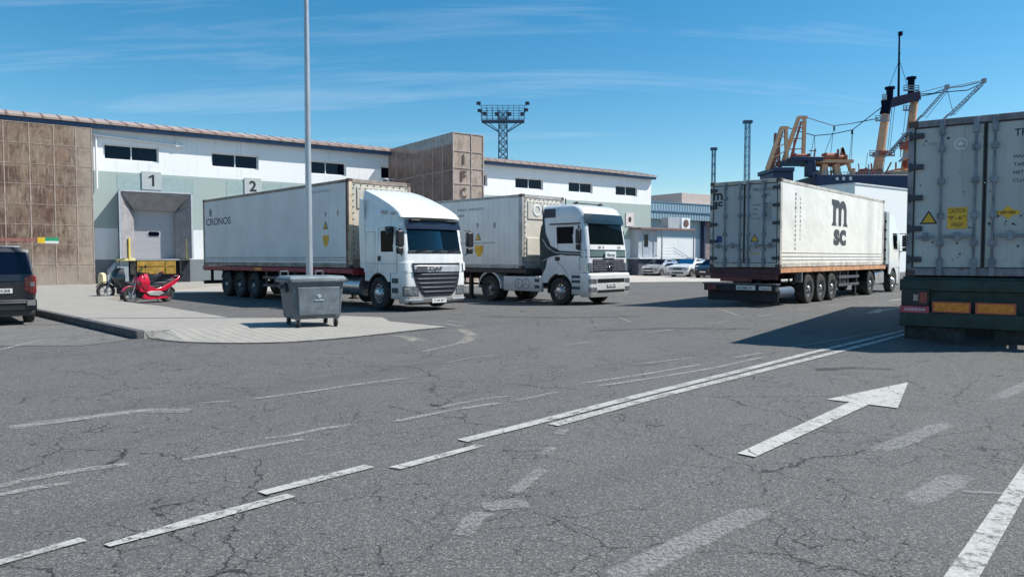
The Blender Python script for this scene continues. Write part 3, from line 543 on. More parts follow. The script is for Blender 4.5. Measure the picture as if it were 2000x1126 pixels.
for i in range(8): y = -.04-i*1.2514; f.box(-.03, y-.03, .1, 0, y+.03, H_)
for z in (H_, 7.0): f.box(-.028, -8.8, z-.03, 0, 0, z+.02)
for x in (.0, 1.32, 2.2): f.box(x-.04, -8.84, .1, x+.04, -8.8, H_+.02)
for z in (H_, 8.15, 7.12, 6.15, 5.1, 4.1, 3.1, 2.1): f.box(-.04, -8.835, z-.02, 2.24, -8.8, z+.02)
f.build('frame', mat('tower_frame', (.42, .34, .31), .6, .3, var=.2), tw)
core = mat('stair_core', (.2, .125, .1), .8, var=.2); MB().box(.35, -8.3, .1, 1.9, -.3, 7.9).build('stair_core', core, tw)
MB().box(.3, -8.1, .1, .35, -6.9, 7.4).build('doorway', mat('deep_brown', (.05, .025, .03), .9), tw)
for z, t_ in ((7.66, 'I'), (6.63, 'F'), (5.6, 'C')): text('letter', t_, mat('letter_brown', (.1, .06, .045), .7), tw, (.72, -8.842, z), (1, 0, 0), (0, 0, 1), h=.66, bold=.03, center=True, w_=.13 if t_ == 'I' else .4)
ac = thing('air_conditioner', 'small white air conditioner on the wall beside the stair tower', 'air conditioner', wl(17.75, .0, 6.55), WA)
MB().box(-.35, -.38, 0, .35, 0, .6).build('casing', FRM, ac, bevel=.02); MB().cyl((-.05, -.4, .3), (-.05, -.38, .3), .22, n=20).build('fan_grille', DARK, ac)
# entrance porch at the far right end
pc = thing('entrance_porch', 'raised entrance porch with brown canopy, grey door and railed ramp', 'porch', wl(42.2, 0), WA)
PG = mat('porch_panel', (.38, .41, .44), .6, var=.08)
MB().box(0, -1.2, 0, 7.6, 0, 1.5).build('platform', mat('dark_base', (.09, .1, .13), .8, var=.3), pc); MB().box(-.1, -1.4, 1.5, 7.7, 0, 1.62).build('platform_edge', FRM, pc)
MB().box(.15, -1.0, 1.62, 2.6, 0, 4.15).build('booth_wall', PG, pc); MB().box(-.1, -1.5, 4.15, 7.3, 0, 4.32).build('canopy', mat('brown_canopy', (.2, .13, .12), .7), pc, bevel=.02)
d_ = MB().box(.7, -1.04, 1.64, 1.6, -1.0, 3.85).build('door', mat('door_grey', (.33, .37, .42), .5), pc); MB().box(.85, -1.06, 2.6, 1.35, -1.04, 3.7).build('pane', GLD, d_)
for x in (2.75, 7.15): MB().box(x-.06, -1.46, 0, x+.06, -1.41, 4.15).build('post', mat('dark_post', (.12, .13, .16), .6), pc)
rl = MB()
for i in range(4): z = 1.75+.28*i; rl.tube([(2.9, -1.35, z), (4.3, -1.35, z), (7.0, -1.36, z-1.1 if z > 2.3 else 1.63)], .03, 6)
rl.build('railing', GALV, pc)
sg = thing('wall_notice', 'small pale notice with a dark emblem high on the green wall', 'notice', wl(42.2, .02, 4.75), WA)
MB().box(-.5, -.04, -.3, .5, 0, .9).build('board', mat('pale_notice', (.66, .58, .55), .6), sg); MB().prism([(-.15, .1), (.1, .05), (.22, .35), (.05, .6), (-.2, .45)], XZ, -.045, -.04).build('emblem', INK, sg)
# low blue-banded building
lb = thing('low_building', 'low white building with light blue corrugated band and open doorway', 'building', wl(45.6, -2.0), WA)
CB = NT('blue_corrugated'); x_ = CB.n('SeparateXYZ', Vector=CB.tc).outputs[0]; f_ = CB.math('SINE', CB.math('MULTIPLY', x_, 16.)); CB.col(CB.mix(CB.ramp(f_, -.6, .8), (.13, .21, .28), (.27, .38, .44))); CB.rough(.5); CB.bump(f_, .5, .03)
MB().box(0, 0, -.1, 9.0, .3, 6.7).box(11.2, 0, -.1, 20, .3, 6.7).box(9, 0, 5.4, 11.2, .3, 6.7).box(0, .3, 0, 20, .34, 6.7).box(0, .3, 6.5, 20, 14, 6.7).build('wall', wplaster('low_building_render', [(0, (.75, .77, .78)), (3.5, (.36, .46, .5))]), lb)
bd = MB().box(-.1, -.75, 5.35, 20, 0, 6.1).build('band', CB.m, lb); MB().box(-.1, -.55, 6.15, 20, 0, 6.95).build('upper_band', CB.m, lb)
MB().box(-.15, -.85, 6.08, 20, .0, 6.16).box(-.15, -.6, 6.95, 20, .1, 7.05).build('band_trim', mat('blue_trim', (.1, .2, .29), .5), lb)
MB().box(8.9, -.5, -.1, 9.1, 0, 5.4).build('door_jamb', mat('dark_blue_jamb', (.02, .035, .09), .6), lb); MB().box(9.1, .26, 0, 11.1, .3, 5.4).build('shutter', mat('brown_shutter', (.24, .2, .2), .6, var=.2), lb)
acg = 'air conditioners over the entrance porch'
a1 = thing('air_conditioner', 'left grey casing of the two air conditioners above the porch canopy', 'air conditioner', wl(46.9, .7, 4.34), WA, acg); MB().box(-.9, -.5, .0, .7, .3, 1.0).build('casing', PG, a1, bevel=.02)
a2 = thing('air_conditioner', 'white air conditioner with a round fan above the porch canopy', 'air conditioner', wl(48.5, .7, 4.34), WA, acg); MB().box(-.6, -.5, .0, .6, .3, 1.0).build('casing', FRM, a2, bevel=.02)
MB().cyl((0, -.53, .5), (0, -.5, .5), .36, n=20).build('fan_grille', mat('fan_brown', (.14, .07, .06), .7), a2)
# far blocks
tag(MB().box(0, 0, -1, 22, 10, 8.7).box(3.5, 1, 8.7, 22, 10, 10.6).build('far_building', mat('beige_block', (.52, .44, .40), .8, var=.06)), 'plain beige block rising behind the blue-banded building', 'building'); C.objects[-1].location = (21.3, 97, 0); C.objects[-1].rotation_euler = (0, 0, WA)
wb2 = thing('white_shed', 'big plain white shed behind the trailer, below the ship', 'building', (35.7, 75, 0), WA)
MB().box(0, 0, -.1, 26, 14, 9.25).build('wall', mat('bright_white_render', (.82, .84, .83), .8, var=.03, streak=.15), wb2)
MB().box(-.08, -.08, 9.25, 26.1, 14.1, 9.4).build('parapet', mat('parapet_grey', (.62, .65, .66), .7), wb2)

# ---------------------------------------------------------------- wheels, containers, trailers, tractors
_wm = {}
def wheel(parent, x, y, r=.52, w_=.3, kind='rear', zc=None):
    """tyre mesh with a rim as its child; y is the OUTER face of the tyre, sign = side"""
    s = 1 if y > 0 else -1; zc = zc or r; h = r*.56; k = (s, r, w_, kind, zc)
    if k not in _wm:
        t = MB().lathe([(-s*w_, h), (-s*w_, r*.93), (-s*(w_-.03), r*.985), (-s*(w_-.06), r), (-s*w_*.52, r), (-s*w_*.5, r*.985), (-s*w_*.48, r), (-s*.06, r), (-s*.03, r*.985), (0, r*.93), (s*.006, r*.78), (-s*.01, h)], (0, 0, 0), n=36)
        if kind == 'front': pr = [(-s*.03, h), (-s*.03, h*.93), (-s*.07, h*.86), (-s*.06, h*.72), (s*.01, h*.52), (s*.05, h*.45), (s*.06, h*.3), (s*.075, 0)]
        elif kind == 'car': pr = [(-s*.02, h*1.12), (-s*.01, h*1.05), (-s*.03, h*.9), (-s*.02, h*.4), (-s*.02, 0)]
        else: pr = [(-s*.03, h), (-s*.03, h*.93), (-s*.15, h*.86), (-s*.17, h*.55), (-s*.17, h*.4), (-s*.03, h*.38), (s*.0, h*.28), (s*.01, 0)]
        m_ = MB().lathe(pr, (0, 0, 0), n=36)
        nb = 10
        for i in range(nb):
            a = 2*pi*i/nb; d = -s*.17 if kind == 'rear' else (-s*.035 if kind == 'front' else -s*.02)
            if kind == 'car': m_.bar((h*.2*cos(a), d+s*.03, h*.2*sin(a)), (h*.98*cos(a), d+s*.02, h*.98*sin(a)), .03, .02) if i % 2 == 0 else None
            else: m_.cyl((h*.6*cos(a), d, h*.6*sin(a)), (h*.6*cos(a), d+s*.05, h*.6*sin(a)), .022, n=6)
        hm = MB()
        if kind != 'car':
            for i in range(nb):
                a = 2*pi*(i+.5)/nb; d = -s*(.163 if kind == 'rear' else .058); hm.cyl((h*.78*cos(a), d-s*.02, h*.78*sin(a)), (h*.78*cos(a), d+s*.012, h*.78*sin(a)), .033, n=10)
        else: hm.cyl((0, -s*.06, 0), (0, -s*.05, 0), h)
        _wm[k] = (t, m_, hm)
    t, m_, hm = _wm[k]
    o = t.build('wheel', RUB, parent, smooth=30); o.location = (x, y, zc)
    m_.build('rim', STEEL if kind != 'front' else ALU, o, smooth=30); hm.build('hole', BLK, o)
    return o

def container(root, L, H, skin, doorskin, post, style, W=2.44):
    hw = W/2
    for s in (-1, 1): MB().box(.16, s*(hw-.05), .17, L-.2, s*(hw-.012), H-.1).build('side_panel', skin, root)
    MB().box(.05, -hw+.03, H-.1, L-.05, hw-.03, H-.02).build('roof_panel', skin, root)
    f = MB()
    for s in (-1, 1):
        for x0, x1 in ((0.0, .17), (L-.2, L)): f.box(x0, s*(hw-.1), .1, x1, s*hw, H-.1)
        f.box(.0, s*(hw-.07), H-.12, L, s*(hw-.003), H-.01); f.box(.0, s*(hw-.07), .02, L, s*(hw-.004), .17)
    f.build('frame', post, root, bevel=.012)
    MB().box(.1, -hw+.07, .03, L-.1, hw-.07, .16).build('floor', DARK, root)
    for e in ((0, .02, .12, .16), (0, H-.12, .12, H), (L-.12, .02, L, .3), (L-.12, H-.14, L, H)): MB().box(e[0], -hw+.1, e[1], e[2], hw-.1, e[3]).build('end_rail', post, root, bevel=.01)
    for x in (0, L):
        for s in (-1, 1):
            for z in (0, H-.118):
                x0 = x-.004 if x == 0 else L-.174; c = MB().box(x0, s*(hw-.16), z, x0+.178, s*(hw+.004), z+.122)
                c.build('corner_casting', mat('casting_steel', (.11, .08, .07), .7, .3, dirt=.6, dcol=(.12, .05, .03)), root, bevel=.01)
    # rear doors
    for s in (-1, 1):
        d = MB().box(.02, s*.02, .17, .07, s*(hw-.11), H-.14).build('door', doorskin, root, bevel=.008)
        MB().box(.005, s*.004, .15, .022, s*.03, H-.12).box(.005, s*(hw-.125), .15, .022, s*(hw-.1), H-.12).box(.005, s*.03, .15, .022, s*(hw-.125), .175).box(.005, s*.03, H-.145, .022, s*(hw-.125), H-.12).build('gasket', BLK, d)
        lb_ = mat('locking_bar_steel', (.20, .22, .26), .5, .5, var=.3, dirt=.5)
        for yb in (.14, .67):
            m_ = MB().cyl((-.035, s*yb, .04), (-.035, s*yb, H-.03), .021, n=10)
            for z in (.28, .62, 1.12, 1.75, 2.35 if H > 2.7 else 2.1): m_.box(-.055, s*yb-.055, z-.05, .015, s*yb+.055, z+.05)
            m_.box(-.06, s*yb-.045, .02, .01, s*yb+.045, .26); m_.box(-.06, s*yb-.045, H-.3, .01, s*yb+.045, H-.02)
            m_.build('locking_bar', lb_, d, bevel=.006)
        MB().bar((-.06, s*.16, .74), (-.06, s*.62, .74), .03, .05).bar((-.06, s*.75, .73), (-.06, s*1.08, .73), .03, .05).box(-.085, s*.4-.04, .66, -.03, s*.4+.04, .82).box(-.085, s*.9-.04, .66, -.03, s*.9+.04, .82).build('handle', lb_, d, bevel=.006)
        for z in [.32+i*(H-.6)/4 for i in range(5)]: MB().box(-.035, s*(hw-.26), z-.05, .0, s*(hw-.02), z+.05).cyl((-.02, s*(hw-.035), z-.08), (-.02, s*(hw-.035), z+.08), .025, n=8).build('hinge', mat('hinge_steel', (.06, .065, .08), .6, .4), d, bevel=.006)
    # front: refrigeration unit
    u = MB().box(L-.02, -hw+.13, .3, L+.0, hw-.13, H-.16).build('refrigeration_unit', doorskin, root, bevel=.006)
    MB().box(L, -hw+.3, H-.95, L+.03, hw-.3, H-.25).build('cover_plate', doorskin, u, bevel=.01)
    b = MB()
    for i in range(9): y = -hw+.2+i*(W-.4)/8; b.cyl((L, y, H-.19), (L+.02, y, H-.19), .022, n=8); b.cyl((L+.03, y*.8, H-.3), (L+.045, y*.8, H-.3), .02, n=8)
    for i in range(12): z = .4+i*.2; b.cyl((L, -hw+.17, z), (L+.02, -hw+.17, z), .02, n=8)
    b.build('bolt', DARK, u)
    MB().lathe([(L+.03, .22), (L+.05, .22), (L+.05, .16), (L+.035, .15)], (0, -.42, H-.6), 'x', 24).lathe([(L+.03, .22), (L+.05, .22), (L+.05, .16), (L+.035, .15)], (0, .1, H-.6), 'x', 24).build('fan_ring', FRM, u, smooth=40)
    MB().box(L, -hw+.25, .45, L+.04, -.1, 1.2).build('control_box', doorskin, u, bevel=.01); MB().box(L, .1, .9, L+.03, hw-.25, 1.9).build('grille', mat('unit_grille', (.1, .11, .12), .7), u)

def tri(m, cx, cz, h, fn, a, b): return m.prism([(cx-h*.58, cz), (cx+h*.58, cz), (cx, cz+h)], fn, a, b)
def warn(root, pos, h, side):  # yellow warning triangle with dark border; side 'r' right wall, 'b' back
    if side == 'r': x, z = pos; y = -1.222; tri(MB(), x, z, h, XZ, y-.002, y).build('sticker', INK, root); tri(MB(), x, z+h*.1, h*.72, XZ, y-.004, y-.002).build('sticker', YEL, root)
    else: y, z = pos; tri(MB(), y, z, h, YZ, .014, .02).build('sticker', INK, root); tri(MB(), y, z+h*.1, h*.72, YZ, .012, .014).build('sticker', YEL, root)
def side_text(root, s_, x, z, h, w_=None, m=INK, bold=0.): return text('lettering', s_, m, root, (x, -1.2095, z), (1, 0, 0), (0, 0, 1), w_, h, bold)
def back_text(root, s_, y, z, h, w_=None, m=INK, bold=0., x0=.0185): return text('lettering', s_, m, root, (x0, y, z), (0, -1, 0), (0, 0, 1), w_, h, bold)
def arcpoly(cx, cz, r0, r1, a0, a1, n=10):
    o_ = [(cx+r1*cos(a0+(a1-a0)*i/n), cz+r1*sin(a0+(a1-a0)*i/n)) for i in range(n+1)]
    return o_+[(cx+r0*cos(a1-(a1-a0)*i/n), cz+r0*sin(a1-(a1-a0)*i/n)) for i in range(n+1)]
def big_m(x, z, w_, h, fn, d0, d1):
    """tall m with two arches and small serifs, w_ wide, h high"""
    m = MB(); t = w_*.2; g_ = (w_-3*t)/2; hs_ = h-g_/2-t*.9
    for i in range(3): xx_ = x+i*(t+g_); m.prism([(xx_, z), (xx_+t, z), (xx_+t, z+(h if i == 0 else hs_)), (xx_, z+(h if i == 0 else hs_))], fn, d0, d1)
    for i in range(2):
        cx = x+t+g_/2+i*(t+g_); m.prism([(cx+(g_/2+(t if c_ else 0))*cos(a)*1, z+hs_+((g_/2+t*.9) if c_ else g_/2)*sin(a)) for c_ in (1, 0) for a in ([pi*k_/12 for k_ in range(13)] if c_ else [pi-pi*k_/12 for k_ in range(13)])], fn, d0-.0006*(i+1), d1-.0006*(i+1))
    m.prism([(x-t*.5, z), (x+t*1.3, z), (x+t, z+t*.45), (x, z+t*.45)], fn, d0-.002, d1-.002); m.prism([(x+w_-t*1.3, z), (x+w_+t*.5, z), (x+w_, z+t*.45), (x+w_-t, z+t*.45)], fn, d0-.002, d1-.002)
    m.prism([(x-t*.5, z+h), (x, z+h), (x, z+h-t*.8), (x-t*.5, z+h-t*.5)], fn, d0-.001, d1-.001)
    return m

def trailer(root, L, axles, zt, rail, deck, W=2.5):
    m = MB()
    for s in (-1, 1): m.box(.3, s*.4, zt-.42, L-3, s*.52, zt-.12); m.box(L-3, s*.4, zt-.28, L+.3, s*.52, zt-.12)
    for i in range(18): x = .35+i*(L-.6)/17; m.box(x, -1.15, zt-.2, x+.09, 1.15, zt-.1)
    m.build('chassis', deck, root)
    for s in (-1, 1): MB().box(.0, s*(W/2-.03), zt-.16, L+.25, s*(W/2+.01), zt-.005).build('side_rail', rail, root, bevel=.008)
    MB().box(-.02, -W/2+.03, zt-.2, .12, W/2-.03, zt-.01).build('end_beam', deck, root, bevel=.008); MB().box(L+.13, -W/2+.03, zt-.2, L+.25, W/2-.03, zt-.01).build('end_beam', rail, root, bevel=.008)
    for x in axles:
        MB().cyl((x, -1, .52), (x, 1, .52), .07).build('axle', DARK, root)
        for s in (-1, 1): wheel(root, x, s*1.24, .51, .36)
        for s in (-1, 1): MB().prism(arcpoly(x, .52, .57, .585, R(25), R(155), 10), XZ, s*.82, s*1.24).build('mudguard', BLK, root)
    for s in (-1, 1):
        MB().box(L-3.3, s*.85, .1, L-3.16, s*.99, zt-.15).box(L-3.4, s*.8, .06, L-3.05, s*1.04, .11).build('landing_leg', DARK, root)
        g_ = MB()
        for z in (.5, .8): g_.box(axles[-1]+.8, s*1.19, z, L-3.6, s*1.22, z+.1)
        for x in (axles[-1]+1, L-5, L-3.8): g_.box(x, s*1.13, .48, x+.06, s*1.19, zt-.12)
        g_.build('side_guard', mat('side_guard_grey', (.1, .1, .12), .5, .4, dirt=.4), root)
    b = MB()
    for x in (axles[-1]+1.2,): b.box(x, -1.0, .45, x+1.6, -.5, .95)
    b.build('pallet_box', DARK, root, bevel=.03)

class Cab:
    """plan contour at each height: flat-bowed front, rounded corners, straight sides"""
    def __init__(s, prof, bulge=.06): s.p = prof; s.b = bulge   # prof rows: z, front x, rear x, half width, corner radius
    def at(s, z):
        p = s.p
        if z <= p[0][0]: return p[0][1:]
        for a, b in zip(p[:-1], p[1:]):
            if z <= b[0]: f = (z-a[0])/(b[0]-a[0]); return tuple(u+(v-u)*f for u, v in zip(a[1:], b[1:]))
        return p[-1][1:]
    def pt(s, u, z, off=0.):
        fx_, bx, hw, r = s.at(z); sg = 1 if u >= 0 else -1; a = abs(u); bl = s.b*((hw-r)/hw)**2; cx = max(fx_-bl, bx+.05)-r
        if a <= .5: y = a/.5*(hw-r); x = max(fx_-s.b*(y/hw)**2, bx+.05)+off
        elif a <= .6: t = (a-.5)/.1*pi/2; x = cx+(r+off)*cos(t); y = hw-r+(r+off)*sin(t)
        else: x = cx+(bx-cx)*(a-.6)/.4; y = hw+off
        return (x, sg*y, z)
    def ux(s, x, z=None):   # side x -> u
        fx_, bx, hw, r = s.at(z); cx = fx_-s.b*((hw-r)/hw)**2-r; return .6+.4*(cx-x)/(cx-bx)
    def shell(s, zs, us, opens, off=0., back=True, roof=True, floor=False):
        us = sorted(set([round(v, 5) for v in us]+[round(-v, 5) for v in us])); m = MB(); n = len(us)
        m.v = [s.pt(u, z, off) for z in zs for u in us]
        for j in range(len(zs)-1):
            for i in range(n-1):
                uc = (us[i]+us[i+1])/2; zc = (zs[j]+zs[j+1])/2
                if any(a <= uc <= b and c <= zc <= d for a, b, c, d in opens): continue
                m.f.append((j*n+i, j*n+i+1, (j+1)*n+i+1, (j+1)*n+i))
            if back: m.f.append((j*n+n-1, j*n, (j+1)*n, (j+1)*n+n-1))
        if roof: m.f.append(tuple(range((len(zs)-1)*n, len(zs)*n)))
        if floor: m.f.append(tuple(range(n))[::-1])
        return m
    def patch(s, u0, u1, z0, z1, off=.008, th=.02, nu=12, nz=4, us=None):
        us = us or [u0+(u1-u0)*i/nu for i in range(nu+1)]; zs = [z0+(z1-z0)*i/nz for i in range(nz+1)]; n = len(us); k = len(zs)
        m = MB(); m.v = [s.pt(u, z, off) for z in zs for u in us]+[s.pt(u, z, off-th) for z in zs for u in us]; N = n*k
        for j in range(k-1):
            for i in range(n-1): a = j*n+i; m.f += [(a, a+1, a+n+1, a+n), (N+a, N+a+n, N+a+n+1, N+a+1)]
        for i in range(n-1): m.f += [(i, N+i, N+i+1, i+1), ((k-1)*n+i, (k-1)*n+i+1, N+(k-1)*n+i+1, N+(k-1)*n+i)]
        for j in range(k-1): m.f += [(j*n, (j+1)*n, N+(j+1)*n, N+j*n), (j*n+n-1, N+j*n+n-1, N+(j+1)*n+n-1, (j+1)*n+n-1)]
        return m
UB = [0, .1, .2, .3, .4, .46, .5, .515, .53, .545, .56, .575, .59, .6, .65, .7, .75, .8, .85, .9, .95, 1]
def side_plate(prof, y0, y1): return MB().prism(prof, XZ, y0, y1)
def arch_prof(x0, x1, z0, z1, cx, cz, r, zb0=None):
    """rectangle x0..x1, z0..z1 with a wheel arch bitten out of the bottom (x0 rear, x1 front)"""
    a0 = pi-math.asin(max(-1, min(1, (z0-cz)/r))); a1 = math.asin(max(-1, min(1, (z0-cz)/r)))
    return [(x0, z1), (x0, z0)]+[(cx+r*cos(a0+(a1-a0)*i/14), cz+r*sin(a0+(a1-a0)*i/14)) for i in range(15)]+[(x1, z0), (x1, z1)]
def mirror_arm(root, cab, s, x, zt, zb, yo=.32, big=.42):
    hw = cab.at(zt)[2]
    m = MB().box(x-.05, s*(hw+yo-.14), zb+.22, x+.1, s*(hw+yo+.1), zb+.22+big).box(x-.04, s*(hw+yo-.13), zb, x+.08, s*(hw+yo+.09), zb+.19)
    o = m.build('mirror', BLK, root, bevel=.035); MB().tube([(x, s*(hw-.0), zt), (x+.02, s*(hw+yo), zt), (x+.02, s*(hw+yo), zb+.1), (x, s*hw, zb-.05)], .018).build('mirror_arm', BLK, o)

def cab_interior(root, cab, zf, zd, xf, seatcol, hw=1.0):
    MB().box(xf-.5, -hw, zf, xf-.12, hw, zd-.06).prism([(xf-.5, zd-.06), (xf-.12, zd-.06), (xf-.2, zd+.02), (xf-.45, zd+.06)], XZ, -hw, hw).build('dashboard', SEATM, root, bevel=.03)
    for s in (-1, 1): MB().box(xf-1.15, s*.66-.27, zf+.3, xf-.6, s*.66+.27, zf+.52).box(xf-1.2, s*.66-.26, zf+.45, xf-1.04, s*.66+.26, zf+1.14).box(xf-1.18, s*.66-.14, zf+1.1, xf-1.06, s*.66+.14, zf+1.36).build('seat', seatcol, root, bevel=.05)
    o = MB(); c = Vector((xf-.55, .62, zd+.02)); t = Vector((.55, 0, .83)).normalized(); a1 = Vector((0, 1, 0)); a2 = t.cross(a1)
    o.tube([c+(a1*cos(2*pi*i/20)+a2*sin(2*pi*i/20))*.23 for i in range(21)], .016, 6).bar(c-a1*.22, c+a1*.22, .03, .02).bar(c, c-t*.35, .06); o.build('steering_wheel', BLK, root, smooth=40)
    MB().box(-1.75, -1.1, zf, -1.6, 1.1, zf+1.7).build('curtain', mat('cab_curtain', (.05, .055, .06), .9), root)

def tractor_base(root, xr, tank=True, deckcol=None, fmax=-1.0):
    m = MB()
    for s in (-1, 1): m.box(-6.1, s*.36, .62, -.6, s*.44, .92)
    m.box(-6.1, -.5, .6, -6.0, .5, .95).cyl((xr, -1, .52), (xr, 1, .52), .09).cyl((-1.42, -1, .52), (-1.42, 1, .52), .07).box(-2.2, -.5, .5, -.9, .5, 1.05)
    m.build('chassis', DARK, root)
    MB().box(xr-.45, -.42, .93, xr+.45, .42, 1.08).build('fifth_wheel', DARK, root, bevel=.02)
    for s in (-1, 1):
        wheel(root, -1.42, s*1.2, .51, .3, 'front'); wheel(root, xr, s*1.22, .51, .6, 'rear')
        MB().prism(arcpoly(xr, .52, .6, .625, R(10), R(170), 12), XZ, s*.62, s*1.24).build('mudguard', deckcol or BLK, root)
        MB().prism(arcpoly(-1.42, .52, .575, .6, R(-15), R(190), 14), XZ, s*.82, s*1.19).build('wheel_arch', BLK, root)

def tractor_daf(loc, yaw):
    t = thing('tractor_unit', 'white cab truck with tall curved roof deflector parked behind the grey bin', 'truck', loc, yaw)
    cab = Cab([(1.14, -.02, -2.2, 1.2, .2), (1.75, -.06, -2.2, 1.2, .2), (2.5, -.2, -2.2, 1.17, .2), (2.85, -.3, -2.2, 1.13, .2)], .09)
    zs = [1.14, 1.3, 1.5, 1.72, 1.78, 1.95, 2.1, 2.25, 2.42, 2.5, 2.6, 2.85]
    ua, ub = .66, .80
    opens = [(-.5, .5, 1.78, 2.5), (ua, ub, 1.78, 2.42), (-ub, -ua, 1.78, 2.42)]; us = UB+[ua, ub]
    b = cab.shell(zs, us, opens).build('body', WHITE, t, smooth=35)
    cab.shell(zs, us, opens, -.05, True, True, True).build('lining', SEATM, t)
    g = cab.patch(-.5, .5, 1.78, 2.5, -.012, .006, 14).build('windscreen', GLS, t, smooth=40)
    # black surround and wipers
    bw = cab.patch(-.505, .505, 1.73, 1.81, .012, .03, 14); o = bw.build('wiper_panel', BLK, t, bevel=.006)
    wp = MB()
    for y in (-.75, -.15, .45): wp.bar(Vector(cab.pt(y*.5, 1.79))+Vector((.03, 0, 0)), Vector(cab.pt((y+.42)*.5, 1.87))+Vector((.03, 0, 0)), .03, .02)
    wp.build('wiper', BLK, o)
    v = cab.patch(-.515, .515, 2.46, 2.74, .1, .02, 14); v.build('sun_visor', mat('visor_smoke', (.012, .016, .03), .18, var=.1, coat=.3), t, smooth=40)
    MB().box(-.4, -.9, 2.68, -.12, .9, 2.74).build('visor_mount', BLK, t, bevel=.02)
    # roof deflector
    dc = Cab([(2.8, -.02, -2.45, 1.14, .12), (2.95, -.16, -2.45, 1.12, .1), (3.1, -.42, -2.45, 1.10, .1), (3.22, -.68, -2.45, 1.08, .09), (3.35, -1.0, -2.45, 1.07, .08), (3.5, -1.38, -2.45, 1.05, .07), (3.6, -1.68, -2.45, 1.04, .06), (3.68, -1.92, -2.45, 1.03, .05), (3.72, -2.06, -2.45, 1.02, .03), (3.77, -2.3, -2.45, .8, .03)], .3)
    dd = dc.shell([r_[0] for r_ in dc.p], UB, []).build('roof_deflector', WHITE, t, smooth=28)
    MB().cyl((-1.25, -1.15, 3.0), (-1.02, -1.18, 2.98), .055).cyl((-.75, -1.15, 2.94), (-.55, -1.17, 2.93), .05).build('horn', CHROME, dd, smooth=40)
    for s in (-1, 1): MB().prism([(-2.2, 1.25), (-2.45, 1.3), (-2.52, 2.7), (-2.46, 3.5), (-2.25, 3.4), (-2.2, 2.8)], XZ, s*1.15, s*1.19).build('side_deflector', WHITE, t, bevel=.01)
    # doors, side windows
    for s in (-1, 1):
        MB().box(cab.pt(ub, 1.8)[0], s*1.19, 1.8, cab.pt(ua, 1.8)[0], s*1.17, 2.42).build('side_window', GLK, t)
        ln = MB().tube([(-.42, s*1.206, 1.15), (-.42, s*1.206, 1.75), (-.5, s*1.18, 2.5), (-1.42, s*1.18, 2.5), (-1.45, s*1.206, 1.15)], .006, 4).tube([(-1.6, s*1.204, 1.3), (-1.6, s*1.19, 2.4), (-2.1, s*1.19, 2.4), (-2.1, s*1.204, 1.3), (-1.6, s*1.204, 1.3)], .005, 4).tube([(-.42, s*1.207, 1.42), (-2.15, s*1.207, 1.42)], .006, 4)
        ln.build('door_seam', mat('seam_grey', (.22, .24, .26), .6), t)
        MB().box(-1.42, s*1.2, 1.5, -1.28, s*1.225, 1.66).build('door_handle', BLK, t, bevel=.01)
        MB().box(-.85, s*1.17, 2.42, -.6, s*1.34, 2.53).cyl((-.72, s*1.3, 2.4), (-.6, s*1.3, 2.3), .09, .1).build('kerb_mirror', BLK, t, bevel=.02)
        mirror_arm(t, cab, s, -.12 if s > 0 else -.22, 2.45, 1.72, .2 if s > 0 else .1, .46)
        side_plate(arch_prof(-2.15, -.8, .88, 1.16, -1.42, .52, .62), s*1.16, s*1.2).build('side_skirt', WHITE, t)
        MB().box(-.78, s*1.02, .36, -.3, s*1.19, 1.15).build('step_panel', WHITE, t, bevel=.03)
        for z in (.55, .84): MB().box(-.7, s*1.19, z, -.36, s*1.2, z+.15).build('step', mat('step_dark', (.06, .08, .08), .7), t)
    # lower front
    lo = Cab([(.24, -.06, -.35, 1.16, .22), (.34, .01, -.35, 1.2, .26), (.62, .03, -.35, 1.21, .26), (1.14, .0, -.35, 1.2, .22)], .1)
    lo.shell([.24, .34, .48, .62, .8, .98, 1.14], UB, []).build('bumper', WHITE, t, smooth=40)
    gr = MB()  # grille aperture narrowing downwards
    def gp(y, z, o_=.012): return (lo.pt(max(-.5, min(.5, y/(.98*2))), min(z, 1.13), o_)[0], y, z)
    def band(z0, z1, y0, y1, o_): 
        N_ = 12; ys0 = [-y0+2*y0*i/N_ for i in range(N_+1)]; ys1 = [-y1+2*y1*i/N_ for i in range(N_+1)]
        m = MB(); m.v = [gp(a, z0, o_) for a in ys0]+[gp(a, z1, o_) for a in ys1]+[gp(a, z1, o_-.05) for a in ys1]+[gp(a, z0, o_-.05) for a in ys0]; n_ = N_+1
        for k_ in range(4):
            for i in range(N_): a_ = k_*n_+i; b_ = ((k_+1) % 4)*n_+i; m.f.append((a_, a_+1, b_+1, b_))
        m.f += [(0, n_, 2*n_, 3*n_), (n_-1, 4*n_-1, 3*n_-1, 2*n_-1)]; return m
    G_ = mat('grille_black', (.018, .02, .03), .5)
    go = MB()
    for z0, z1, a, b_ in ((.44, .52, .5, .62), (.52, .75, .62, .78), (.75, 1.0, .78, .86), (1.0, 1.44, .86, .9)): m_ = band(z0, z1, a, b_, .012); go.add(m_.v, m_.f)
    go = go.build('grille', G_, t)
    for z, y in ((.55, .56), (.68, .66), (.81, .72), (.94, .78), (1.07, .83)): band(z, z+.045, y, y+.02, .035).build('grille_bar', mat('bar_silver', (.06, .065, .075), .4, .3), go, bevel=.01)
    m_ = band(1.17, 1.37, .84, .86, .03); m_.build('badge_strip', mat('badge_silver', (.6, .62, .66), .35, .4), go, bevel=.01)
    MB().box(gp(0, 1.2)[0]+.025, -.82, 1.17, gp(0, 1.2)[0]-.02+.05, -.42, 1.36).build('badge_vent', mat('vent_grey', (.06, .065, .08), .6), go)
    text('letters', 'DAF', mat('letters_dark', (.03, .035, .05), .3), go, (gp(0, 1.2)[0]+.045, -.36, 1.2), (0, 1, 0), (0, 0, 1), .5, .13, .03)
